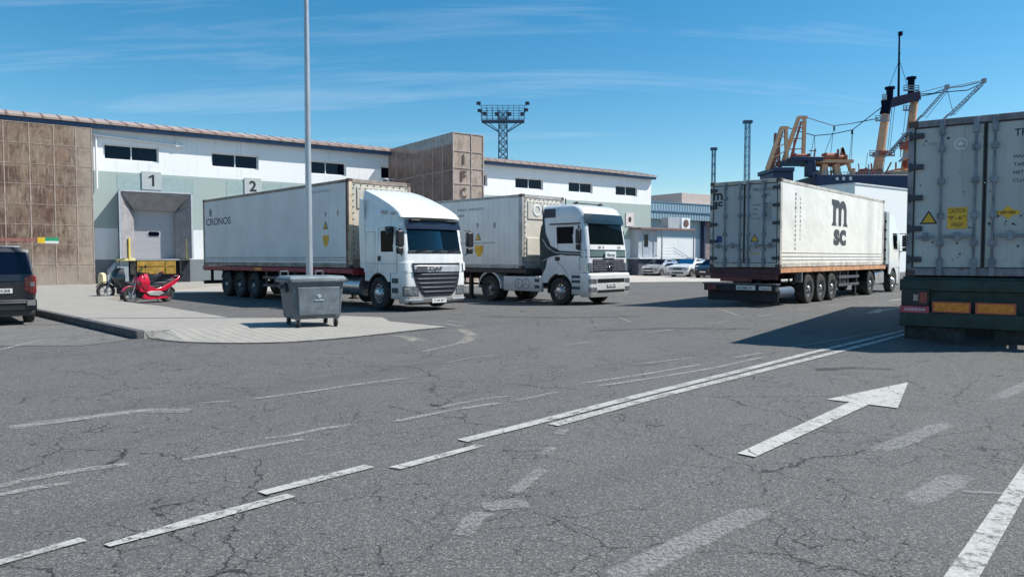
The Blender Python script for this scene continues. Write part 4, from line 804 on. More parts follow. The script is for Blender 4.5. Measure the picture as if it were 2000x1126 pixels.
    for s in (-1, 1):
        lo.patch(s*.37, s*.57, .46, .75, .006, .02, 10).build('headlight_surround', mat('surround_grey', (.1, .11, .12), .4), t)
        hl_ = lo.patch(s*.385, s*.555, .49, .71, .014, .02, 10).build('headlight', LAMP, t, smooth=40)
        for u_ in (.43, .51): p_ = lo.pt(s*u_, .6, .014); MB().lathe([(p_[0]-.02, .0), (p_[0]+.006, .05), (p_[0]+.004, .075), (p_[0]-.01, .08)], (0, p_[1], .6), 'x', 16).build('lens', CHROME, hl_, smooth=50)
        cab.patch(s*.42, s*.56, 1.16, 1.5, .012, .02, 8).build('corner_deflector', WHITE, t, bevel=.01)
        cab.patch(s*.51, s*.59, 1.2, 1.46, .05, .02, 8).build('air_vane', WHITE, t, bevel=.01)
        lo.patch(s*.3, s*.55, .3, .36, .03, .02, 10).build('bumper_lip', FRM, t)
    pl = MB().box(.05, -.27, .24, .075, .27, .37).build('number_plate', PLATE, t, bevel=.004); text('lettering', '7138 JBT', INK, pl, (.076, 0, .305), (0, 1, 0), (0, 0, 1), .44, .08, .01, center=True)
    MB().box(-.35, -1.0, .2, .0, 1.0, .3).build('air_dam', BLK, t, bevel=.02)
    cab_interior(t, cab, 1.1, 1.78, -.1, REDF)
    tractor_base(t, -5.1)
    MB().prism([(-.3*cos(a)*1+.0, .68+.3*sin(a)) for a in [2*pi*i/20 for i in range(20)]], lambda p_, q_, d: (d, p_-.88, q_), -4.25, -2.55).build('fuel_tank', ALU, t, smooth=40); MB().box(-3.2, .6, .4, -2.4, 1.15, .98).build('battery_box', STEEL, t, bevel=.03)
    ht = MB()
    for i in range(3): ht.tube([(-2.5-.04*k_, .1*i-.3, 1.9-.12*k_+.03*sin(k_*3+i)) for k_ in range(8)], .02, 6)
    ht.build('air_hose', mat('hose_blue', (.02, .1, .35), .5), t)
    MB().box(-2.4, -.98, 1.9, -2.32, -.75, 2.35).build('rear_panel', mat('panel_blue', (.02, .07, .22), .5), t)
    return t

def tractor_mb(loc, yaw):
    t = thing('tractor_unit', 'white truck cab with dark green swoosh and chrome star grille, green tinted windscreen', 'truck', loc, yaw)
    cab = Cab([(1.2, -.04, -2.25, 1.22, .16), (2.0, -.08, -2.25, 1.22, .18), (2.75, -.2, -2.25, 1.2, .2), (3.1, -.26, -2.25, 1.19, .22), (3.35, -.34, -2.25, 1.17, .22), (3.5, -.44, -2.25, 1.14, .22), (3.59, -.6, -2.25, 1.09, .2), (3.65, -.85, -2.25, 1.0, .2), (3.69, -1.3, -2.25, .85, .2)], .08)
    zs = [1.2, 1.5, 1.75, 2.0, 2.2, 2.24, 2.45, 2.6, 2.85, 2.95, 3.1, 3.25, 3.35, 3.5, 3.59, 3.65, 3.69]; ua, ub = .685, .85
    opens = [(-.5, .5, 2.2, 2.95), (ua, ub, 2.24, 2.85), (-ub, -ua, 2.24, 2.85)]; us = UB+[ua, ub]
    cab.shell(zs, us, opens).build('body', WHITE2, t, smooth=35); cab.shell(zs, us, opens, -.05, True, True, True).build('lining', SEATM, t)
    cab.patch(-.5, .5, 2.2, 2.95, -.012, .006, 14).build('windscreen', glass('green_glass', (.008, .035, .035), .4), t, smooth=40)
    cab.patch(-.54, .54, 2.95, 3.3, .07, .02, 14).build('sun_visor', mat('visor_blue', (.008, .03, .05), .35, var=.1, spec=.3), t, smooth=40)
    wp = cab.patch(-.5, .5, 2.02, 2.2, .012, .02, 14).build('white_strip', WHITE, t)
    for s_, y in (('ED', -.62), ('R', -.38), ('ON', .5)): text('lettering', s_, INK, wp, (cab.pt(y/2, 2.1, .03)[0], y, 2.06), (0, 1, 0), (0, 0, 1), None, .09, .03)
    GB = mat('dark_green_livery', (.012, .035, .04), .45, var=.1, spec=.3); GBL = mat('grey_green_livery', (.12, .18, .18), .35, var=.1, coat=.5)
    cab.patch(-.5, .5, 1.76, 2.0, .010, .02, 14).build('livery_band', GBL, t)
    for z in (1.76, 2.0): cab.patch(-.62, .62, z-.015, z+.015, .014, .02, 20).build('livery_line', GB, t)
    for s in (-1, 1):
        k_ = [(120, 95), (145, 95), (150, 200), (168, 360), (225, 485), (320, 535), (520, 548), (520, 585), (330, 572), (230, 590), (190, 620), (175, 700), (130, 760), (122, 650)]
        q = [(max(-2.24, -1.4+(a-315)/205), .33+(970-b)/263) for a, b in k_]
        side_plate(q, s*1.2, s*1.229).build('livery_swoosh', GB, t)
        l1 = MB().tube([(-2.24, s*1.232, 2.42), (-2.0, s*1.232, 2.12), (-1.6, s*1.232, 1.92), (-.3, s*1.232, 1.86)], .012, 5).tube([(-2.24, s*1.232, 1.6), (-1.9, s*1.232, 1.74), (-1.4, s*1.232, 1.8)], .01, 5); l1.build('livery_line', FRM, t)
        MB().box(cab.pt(ub, 2.24)[0], s*1.205, 2.24, cab.pt(ua, 2.24)[0], s*1.19, 2.85).build('side_window', GLK, t)
        MB().box(-2.2, s*1.17, 3.2, -1.65, s*1.2, 3.52).build('side_vent', mat('vent_navy', (.02, .025, .05), .5), t, bevel=.01)
        MB().box(-1.9, s*1.2, 2.93, -.45, s*1.225, 2.98).box(-1.62, s*1.22, 1.62, -1.4, s*1.235, 1.76).build('drip_rail', BLK, t)
        MB().tube([(-.45, s*1.226, 1.3), (-.45, s*1.226, 2.2), (-.52, s*1.212, 2.9), (-1.5, s*1.212, 2.9), (-1.5, s*1.226, 1.55), (-1.25, s*1.226, 1.4), (-1.0, s*1.226, 1.1), (-.9, s*1.2, .95)], .007, 4).build('door_seam', mat('seam_dark', (.08, .1, .11), .6), t)
        side_plate(arch_prof(-2.25, -.84, .8, 1.25, -1.42, .52, .64), s*1.18, s*1.222).build('side_skirt', WHITE2, t)
        MB().box(-.86, s*1.0, .4, -.35, s*1.2, 1.25).build('step_panel', WHITE2, t, bevel=.03)
        for z in (.6, .83, 1.0): MB().box(-.84, s*1.2, z, -.36, s*1.21, z+.1).build('step', mat('step_dark2', (.05, .07, .08), .7), t)
        mirror_arm(t, cab, s, -.5, 2.85, 2.02, .08, .5)
        # side skirt box between the axles, over-wheel fender
        MB().box(-4.35, s*1.08, .45, -2.3, s*1.2, 1.02).build('side_box', WHITE2, t, bevel=.03)
        MB().prism(arcpoly(-5.1, .52, .6, .68, R(0), R(180), 16), XZ, s*.62, s*1.24).build('fender', WHITE2, t, bevel=.01)
        for z in (.58, .82): MB().box(-2.66, s*1.2, z, -2.42, s*1.21, z+.12).build('side_step', mat('step_dark2', (.05, .07, .08), .7), t)
        rg = MB()
        for cx in (-3.5, -3.12): rg.lathe([(s*1.2, .2), (s*1.208, .2), (s*1.208, .175), (s*1.2, .175)], (cx, 0, .74), 'y', 24)
        for cx in (-3.5, -3.12):
            for a in (90, 210, 330): rg.bar((cx, s*1.204, .74), (cx+.17*cos(R(a)), s*1.204, .74+.17*sin(R(a))), .02, .008)
        rg.build('ring_emblem', mat('emblem_grey', (.2, .22, .24), .5), t)
    lo = Cab([(.33, .0, -.42, 1.2, .12), (.5, .05, -.42, 1.235, .12), (1.12, .05, -.42, 1.235, .12), (1.18, .0, -.42, 1.22, .12)], .06)
    b = lo.shell([.33, .42, .5, .62, .8, .95, 1.12, 1.18], UB, [(-2, 2, 5, 6)]).build('bumper', WHITE, t, smooth=35)
    lo.patch(-.36, .36, .84, .98, .008, .02).build('air_intake', BLK, t); lo.patch(-.36, .36, .5, .58, .008, .02).build('air_intake', BLK, t)
    for s in (-1, 1):
        lo.patch(s*.38, s*.57, .82, .98, .01, .02, 8).build('headlight', LAMP, t, smooth=40)
        lo.patch(s*.38, s*.57, .52, .68, .01, .02, 8).build('fog_light', LAMP, t, smooth=40); cab.patch(s*.46, s*.58, 1.26, 1.55, .03, .03, 8).build('indicator', LAMP, t, smooth=40)
    MB().box(-.3, -1.1, 1.08, -.06, 1.1, 1.24).build('lower_panel', BLK, t)
    g = cab.patch(-.44, .44, 1.22, 1.68, .015, .03, 14).build('grille', mat('grille_plum', (.05, .04, .06), .4), t)
    for z in (1.3, 1.38, 1.46, 1.54, 1.62): cab.patch(-.43, .43, z-.014, z+.014, .035, .02, 14).build('grille_bar', ALU, g)
    fx_ = cab.at(1.45)[0]+.05; st_ = MB().lathe([(fx_, .17), (fx_+.03, .17), (fx_+.03, .145), (fx_, .145)], (0, 0, 1.46), 'x', 28)
    for a in (90, 210, 330): st_.bar((fx_+.015, 0, 1.46), (fx_+.015, .155*cos(R(a)), 1.46+.155*sin(R(a))), .035, .02)
    st_.build('star_emblem', CHROME, g, smooth=40)
    sb = MB().box(fx_-.02, -.32, 1.72, fx_, .32, 1.95).build('name_board', FRM, t, bevel=.005); text('lettering', 'Vihermar', mat('green_ink', (.03, .1, .09), .5), sb, (fx_+.001, 0, 1.83), (0, 1, 0), (0, 0, 1), .5, .13, .015, center=True)
    text('lettering', 'Vihermar', INK, t, (-1.25, -1.232, 1.8), (1, 0, 0), (0, 0, 1), .75, .1)
    pl = MB().box(.065, -.26, .69, .08, .26, .8).build('number_plate', PLATE, t); text('lettering', '0147 FBC', INK, pl, (.081, 0, .745), (0, 1, 0), (0, 0, 1), .42, .07, .01, center=True)
    rf = MB()
    for y in (-.7, .7): rf.cyl((-1.15, y, 3.72), (-1.0, y, 3.73), .035, .05, 12)
    rf.cyl((-1.35, -.95, 3.66), (-1.35, -.95, 3.9), .02).cyl((-1.05, -.9, 3.72), (-1.05, .9, 3.72), .02); rf.build('roof_lamp', DARK, t)
    for s in (-1, 1): MB().prism([(-2.25, 1.2), (-2.38, 1.3), (-2.42, 2.5), (-2.34, 2.9), (-2.25, 3.0)], XZ, s*1.16, s*1.2).build('side_deflector', GB, t, bevel=.01)
    cab_interior(t, cab, 1.2, 2.2, -.12, SEATM); tractor_base(t, -5.1)
    return t

def tractor_rear(loc, yaw):
    t = thing('tractor_unit', 'white truck cab seen from behind, pulling the trailer with the cream container', 'truck', loc, yaw)
    cab = Cab([(1.15, -.02, -2.2, 1.22, .2), (2.0, -.08, -2.2, 1.22, .2), (2.8, -.25, -2.2, 1.18, .2), (3.1, -.4, -2.2, 1.14, .2), (3.5, -.9, -2.2, 1.1, .2), (3.75, -1.5, -2.2, 1.0, .2)], .08)
    zs = [1.15, 1.5, 1.9, 2.0, 2.4, 2.75, 2.9, 3.1, 3.3, 3.5, 3.65, 3.75]; ua, ub = .69, .85
    opens = [(-.5, .5, 1.9, 2.75), (ua, ub, 2.0, 2.75), (-ub, -ua, 2.0, 2.75)]
    cab.shell(zs, UB+[ua, ub], opens).build('body', WHITE, t, smooth=35); cab.shell(zs, UB+[ua, ub], opens, -.05, True, True, True).build('lining', SEATM, t)
    cab.patch(-.5, .5, 1.9, 2.75, -.012, .006, 14).build('windscreen', GLS, t)
    GR = mat('rear_wall_grey', (.34, .38, .38), .5, var=.1, streak=.3)
    MB().box(-2.23, -1.1, 1.2, -2.2, 1.1, 3.6).build('rear_wall', GR, t, bevel=.02)
    for s in (-1, 1):
        MB().box(-2.75, s*1.16, 1.3, -2.2, s*1.2, 3.7).build('side_deflector', GR, t, bevel=.02); MB().box(cab.pt(ub, 2)[0], s*1.2, 2.0, cab.pt(ua, 2)[0], s*1.185, 2.75).build('side_window', GLS, t)
        mirror_arm(t, cab, s, -.25, 2.75, 1.9, .25, .55); side_plate(arch_prof(-2.2, -.8, .85, 1.18, -1.42, .52, .62), s*1.17, s*1.21).build('side_skirt', WHITE, t)
        MB().box(-.8, s*1.0, .35, -.3, s*1.2, 1.16).build('step_panel', WHITE, t, bevel=.03)
        MB().box(-4.2, s*.62, .4, -2.7, s*1.15, 1.0).build('fuel_tank', ALU, t, bevel=.08)
        for z in (1.5, 1.9, 2.4, 2.8, 3.2): MB().box(-2.77, s*1.13, z, -2.7, s*1.21, z+.1).build('hinge', BLK, t)
    MB().box(-2.25, -.95, 1.85, -2.23, -.65, 2.15).build('rear_hatch', BLK, t)
    lo = Cab([(.3, -.02, -.4, 1.2, .2), (1.15, -.02, -.4, 1.22, .2)], .08); lo.shell([.3, .7, 1.15], UB, []).build('bumper', WHITE, t, smooth=35)
    tractor_base(t, -5.1); return t

# ---------------------------------------------------------------- the four rigs
def fr(X, Y, yaw, x, y=0., z=0.): return (X+x*cos(yaw)-y*sin(yaw), Y+x*sin(yaw)+y*cos(yaw), z)
L40 = 12.19
CRM = reefer('reefer_side_grey_white', (.76, .78, .78), .5, .3, .1); CRD = reefer('reefer_end_cream', (.60, .56, .48), .95, 9., .3)
# rig A
A = (-12.84, 32.76, -.803); zA = 1.25
ct = thing('shipping_container', 'long pale grey refrigerated container with rusty front corner posts behind the lamp pole', 'container', fr(*A, 0, 0, zA), A[2])
container(ct, L40, 2.9, CRM, CRD, mat('rusty_frame', (.30, .25, .21), .7, var=.3, dirt=.9, dcol=(.14, .045, .02), ds=1.6), 'a')
RUST = mat('rusty_post', (.17, .05, .03), .8, var=.4, dirt=.6, dcol=(.3, .22, .15), ds=3)
MB().box(L40-.17, -1.225, .12, L40-.09, -1.2205, 2.8).build('corner_rust', RUST, ct); MB().box(L40-.0, -1.1, .12, L40+.012, -1.22, 2.8).build('front_post', mat('cream_post', (.6, .5, .36), .6, dirt=.6, dcol=(.2, .08, .04)), ct)
side_text(ct, 'CRONOS', .36, 1.75, .3, 2.6, NAVY, .01)
lg = MB(); 
for a in range(0, 360, 45): lg.prism(arcpoly(.85, 2.3, .09, .17, R(a), R(a+28), 4), XZ, -1.213, -1.209)
lg.prism([(.85+.06*cos(a), 2.3+.06*sin(a)) for a in [2*pi*i/12 for i in range(12)]], XZ, -1.213, -1.209).build('emblem', NAVY, ct)
side_text(ct, 'CRXU 694216 4', 9.6, 2.55, .09, 1.5, mat('faint_ink', (.3, .31, .33), .6)); side_text(ct, '4', 10.65, 1.72, .2, .09); side_text(ct, '8', 11.45, 1.72, .2, .09, mat('red_ink', (.4, .05, .03), .6))
warn(ct, (10.7, 1.32), .26, 'r'); MB().prism([(10.5, 1.1), (10.5, .95), (10.62, .72), (10.78, .72), (10.9, .95), (10.9, 1.1)], XZ, -1.213, -1.209).build('sticker', YEL, ct); side_text(ct, 'HIGH', 10.56, 1.0, .08, .28, RUST)
MB().box(.2, -1.2205, .34, L40-.2, -1.21, .37).box(.2, -1.2205, .26, L40-.2, -1.21, .28).build('rub_rail', mat('rail_grey', (.3, .31, .32), .6), ct)
tr = thing('semi_trailer', 'three-axle container trailer with dark red side rail under the pale grey container', 'trailer', fr(*A, 0, 0, 0), A[2])
trailer(tr, L40, (2.5, 3.8, 5.1), zA, mat('dark_red_paint', (.30, .02, .045), .5, var=.2, dirt=.3), DARK)
MB().box(5.3, -1.27, zA-.14, 5.9, -1.261, zA-.03).build('marker', ORG, tr)
MB().box(-.1, -1.2, .45, .1, 1.2, .6).box(-.05, -.9, .6, .05, -.8, 1.1).box(-.05, .8, .6, .05, .9, 1.1).build('rear_bumper', DARK, tr)
tractor_daf(fr(*A, L40+3.05), A[2])
# rig B
B = (-7.42, 36.94, -.78); zB = 1.17; dz = -.13
ct = thing('shipping_container', 'light grey refrigerated container on the middle rig, behind the cab with the green swoosh', 'container', fr(*B, 0, 0, zB), B[2])
container(ct, L40, 2.87, reefer('reefer_side_grey_b', (.78, .78, .75), .3, .3, .1), reefer('reefer_end_cream_b', (.66, .62, .54), .6, 9., .3), mat('grey_frame', (.38, .37, .35), .6, var=.2, dirt=.6, dcol=(.15, .07, .04)), 'b')
side_text(ct, 'TRIU 892471', 8.4, 2.35, .1, 1.6); side_text(ct, '40R', 8.5, 2.12, .09, .35); side_text(ct, '9', 9.6, 1.62, .22, .12); side_text(ct, '8', 10.6, 1.62, .22, .12)
warn(ct, (9.7, 1.15), .28, 'r'); side_text(ct, 'CAUTION HIGH CONTAINER', 8.7, 1.0, .05, 2.0); MB().prism([(9.5, .93), (9.5, .7), (9.66, .48), (9.85, .48), (10.0, .7), (10.0, .93)], XZ, -1.213, -1.209).build('sticker', YEL, ct)
side_text(ct, '9-6', 9.6, .68, .12, .3)
tr = thing('semi_trailer', 'dark container trailer under the light grey container of the middle rig', 'trailer', fr(*B, 0, 0, dz), B[2])
trailer(tr, L40, (2.6, 3.9, 5.2), zB-dz, mat('dark_rail', (.05, .045, .05), .6), DARK); tractor_mb(fr(*B, L40+3.3, 0, dz), B[2])
# rig C (seen from behind)
CC = (7.75, 24.01, .847); zC = 1.265
CRC = reefer('reefer_side_cream', (.88, .85, .77), .25, 20., .06); RD = reefer('reefer_door_grey', (.46, .48, .49), .35, 20., .3)
ct = thing('shipping_container', 'cream refrigerated container with a big dark m over sc on its sunlit side', 'container', fr(*CC, 0, 0, zC), CC[2])
container(ct, L40, 2.9, CRC, RD, mat('cream_frame', (.5, .46, .40), .6, var=.25, dirt=.9, dcol=(.14, .07, .05)), 'c')
LOGO = mat('logo_grey', (.045, .05, .055), .6, var=.25)
big_m(5.2, 1.55, 1.62, .98, XZ, -1.214, -1.2085).build('lettering', LOGO, ct)
side_text(ct, 'sc', 5.3, .8, .62, 1.5, LOGO, .045)
for i, ch in enumerate('MEDITERRANEAN'): side_text(ct, ch, 1.3, 2.42-i*.152, .1, .1, INK, .01)
for i, ch in enumerate('SHIPPINGCO'): side_text(ct, ch, 1.75, 2.3-i*.152, .09, .09, mat('grey_ink', (.15, .15, .15), .6), .005)
for i, ch in enumerate('MSCU7423'): side_text(ct, ch, 11.3, 2.35-i*.11, .07, .08, mat('grey_ink', (.15, .15, .15), .6))
MB().box(.2, -1.222, .50, L40-.2, -1.21, .515).box(.2, -1.222, .38, L40-.2, -1.21, .395).box(.2, -1.222, .26, L40-.2, -1.21, .275).build('rub_rail', mat('cream_rail', (.42, .38, .32), .6), ct)
big_m(-1.12, 2.3, .34, .24, lambda p_, q_, d: (d, -p_, q_), .012, .0185).build('lettering', INK, ct); back_text(ct, 'sc', 1.09, 2.08, .17, .32, INK, .04)
back_text(ct, 'MSCU 742316 1', -.3, 2.52, .1, .78); back_text(ct, '45R1', -.62, 2.36, .08, .24)
for i, (a, b_) in enumerate((('MAX.GR', '34000 KG'), ('TARE', '4640 KG'), ('NET', '29360 KG'), ('CU.CAP', '67.3 CU.M'))): back_text(ct, a, -.3, 2.05-i*.15, .05, .26 if i in (0, 3) else .16); back_text(ct, b_, -.62, 2.07-i*.15, .06, .3); back_text(ct, b_[::-1].replace(' ', '').replace('GK', 'LB').replace('M.UC', 'FT'), -.62, 1.99-i*.15, .05, .28)
warn(ct, (-.36, .86), .26, 'b'); back_text(ct, '9FT 6IN HIGH', -.2, .44, .06, .4, YEL, .02)
MB().box(.012, .78, .85, .02, .97, 1.08).build('sticker', mat('blue_sticker', (.02, .045, .2), .5), ct)
tr = thing('semi_trailer', 'trailer with orange side rail and low dark rear light bar under the cream container', 'trailer', fr(*CC, 0, 0, 0), CC[2])
trailer(tr, L40, (2.7, 3.95, 5.2), zC, mat('orange_rail', (.55, .27, .13), .6, var=.25, dirt=.6, dcol=(.2, .07, .04)), mat('maroon_chassis', (.06, .02, .03), .6, var=.4))
MB().box(-.03, -1.15, zC-.38, .02, 1.15, zC-.2).build('rear_beam', mat('maroon_beam', (.10, .025, .03), .6), tr); MB().box(-.05, -.3, .8, 0, .8, .93).build('rear_reflector', mat('dull_red', (.2, .05, .04), .5), tr)
lbm = MB().box(-.32, -1.22, .5, -.05, 1.26, .74).build('light_bar', DARK, tr, bevel=.01); MB().box(-.36, -1.26, .72, -.02, 1.3, .76).build('bar_top', mat('bar_edge', (.12, .12, .14), .5, .3), lbm)
MB().box(-.33, -1.1, .52, -.325, -.75, .7).box(-.33, .8, .52, -.325, 1.15, .7).build('tail_light', mat('dark_red_lens', (.12, .01, .015), .3), lbm)
pl = MB().box(-.335, -.55, .54, -.322, .1, .69).build('number_plate', PLATE, tr); text('lettering', 'R4738BCW', INK, pl, (-.336, .05, .56), (0, -1, 0), (0, 0, 1), .5, .09, .01); pl = MB().box(-.335, -1.08, .55, -.322, -.68, .67).build('number_plate', PLATE, tr); text('lettering', 'TRAILER', INK, pl, (-.336, -.72, .57), (0, -1, 0), (0, 0, 1), .32, .06, .01)
for s in (-1, 1): MB().box(.2, s*.35, .5, .3, s*.45, zC-.2).build('bar_bracket', DARK, tr)
MB().box(-.05, -1.2, .16, -.0, 1.24, .5).build('underrun_plate', mat('underrun_dark', (.012, .014, .024), .6), tr)
MB().cyl((.3, -.95, .45), (1.6, -.95, .45), .18, n=20).build('air_tank', mat('tank_blue', (.06, .09, .14), .5), tr, smooth=40)
MB().box(1.9, -1.25, .75, 2.0, -1.0, 1.15).build('valve_box', STEEL, tr, bevel=.02)
tractor_rear(fr(*CC, L40+3.2), CC[2])
# rig D (cut by the right edge of the picture)
D = (8.48, 12.93, .96); zD = 1.25
ct = thing('shipping_container', 'near weathered grey container with its rear doors facing the road, at the right edge', 'container', fr(*D, 0, 0, zD), D[2])
container(ct, L40, 2.9, reefer('reefer_side_d', (.5, .5, .48), .4, .3, .35), reefer('reefer_door_d', (.50, .51, .50), .5, 20., .45), mat('grimy_frame', (.22, .21, .23), .6, var=.35, dirt=.9, dcol=(.1, .045, .04)), 'd')
warn(ct, (.86, .98), .25, 'b'); y0 = .58
MB().box(.013, .25, .88, .019, .56, 1.27).build('sticker', YEL, ct)
for i, s_ in enumerate(('CAUTION', "9'-6''", 'HIGH')): back_text(ct, s_, .535 if i != 2 else .49, 1.17-i*.125, .075, .26 if i != 2 else .17, mat('brown_ink', (.1, .07, .03), .6), .01, .014)
MB().prism([(-.24, 1.15), (-.36, 1.27), (-.48, 1.15), (-.36, 1.03)], YZ, .013, .0185).box(.013, -.52, 1.11, .0188, -.2, 1.19).build('sticker', YEL, ct); back_text(ct, 'SUPER HEAVY', -.24, 1.13, .04, .24, mat('brown_ink', (.1, .07, .03), .6), .01, .014)
MB().prism(arcpoly(.38, 2.42, .085, .105, 0, 2*pi-.001, 20), YZ, .014, .0185).prism([(.44, 2.4), (.38, 2.47), (.32, 2.4)], YZ, .014, .0185).build('emblem', mat('pale_ink', (.68, .7, .7), .6), ct)
back_text(ct, 'TRIU', -.42, 2.48, .13, .34, INK, .01); back_text(ct, '842371', -.86, 2.48, .13, .3, INK, .01)
for i, s_ in enumerate(('MAX.GR', 'TARE', 'NET', 'CU.CAP')): back_text(ct, s_, -.42, 2.1-i*.14, .06, (.3, .2, .15, .3)[i]); back_text(ct, ('34000', '4680', '29320', '67.9')[i], -.86, 2.1-i*.14, .06, .25)
back_text(ct, 'A 104 N', 1.0, 2.42, .07, .35, mat('faint_grey_ink', (.25, .26, .27), .6))
sp = MB(); random.seed(3)
for i in range(46):
    y = random.uniform(-1.05, 1.08); z = random.choice([random.uniform(.3, 1.1), random.uniform(.2, 2.6)]); r_ = random.uniform(.006, .022); a0 = random.uniform(0, 3)
    sp.prism([(y+r_*random.uniform(.6, 1.5)*cos(a0+a), z+r_*random.uniform(.6, 1.6)*sin(a0+a)) for a in [2*pi*k_/7 for k_ in range(7)]], YZ, .0165, .0185)
sp.build('chipped_paint', mat('chip_dark', (.06, .05, .05), .8), ct)
tr = thing('semi_trailer', 'dark green trailer with orange rear reflectors and red striped bumper end, nearest to the camera', 'trailer', fr(*D, 0, 0, 0), D[2])
GN = mat('dark_green_paint', (.012, .035, .03), .55, var=.4, dirt=.4, dcol=(.05, .04, .035)); trailer(tr, L40, (2.2, 3.5, 4.8), zD, GN, GN)
MB().box(-.12, -1.3, .98, .1, 1.3, 1.2).build('rear_beam', GN, tr, bevel=.02); MB().box(-.05, -1.0, .55, .1, 1.0, .98).build('rear_panel', GN, tr)
bp = MB().box(-.2, -1.28, .32, .0, 1.28, .6).build('rear_bumper', GN, tr, bevel=.02)
MB().box(-.215, .8, .58, -.12, 1.28, .7).build('striped_plate', mat('red_white_stripe', (.5, .06, .1), .4, var=.2), bp); text('lettering', '>>>>>>', PLATE, bp, (-.2165, 1.2, .61), (0, -1, 0), (0, 0, 1), .34, .06, .02)
lc = MB().box(-.18, .8, .7, -.08, 1.26, 1.02).build('light_cluster', BLK, tr, bevel=.01); MB().box(-.19, .84, .76, -.18, .96, .96).build('tail_light', REDL, lc); MB().box(-.19, .98, .8, -.18, 1.06, .92).build('reverse_light', LAMP, lc)
for y0, y1 in ((.15, .75), (-.52, .08)):
    o = MB().box(-.225, y0, .6, -.205, y1, .8).build('reflector_board', mat('red_border', (.45, .08, .05), .4), tr); MB().box(-.228, y0+.03, .625, -.224, y1-.03, .775).build('reflector', ORG, o)
for s in (-1, 1): MB().box(-.12, s*.22, .07, -.1, s*1.2, .5).build('mud_flap', RUB, tr)

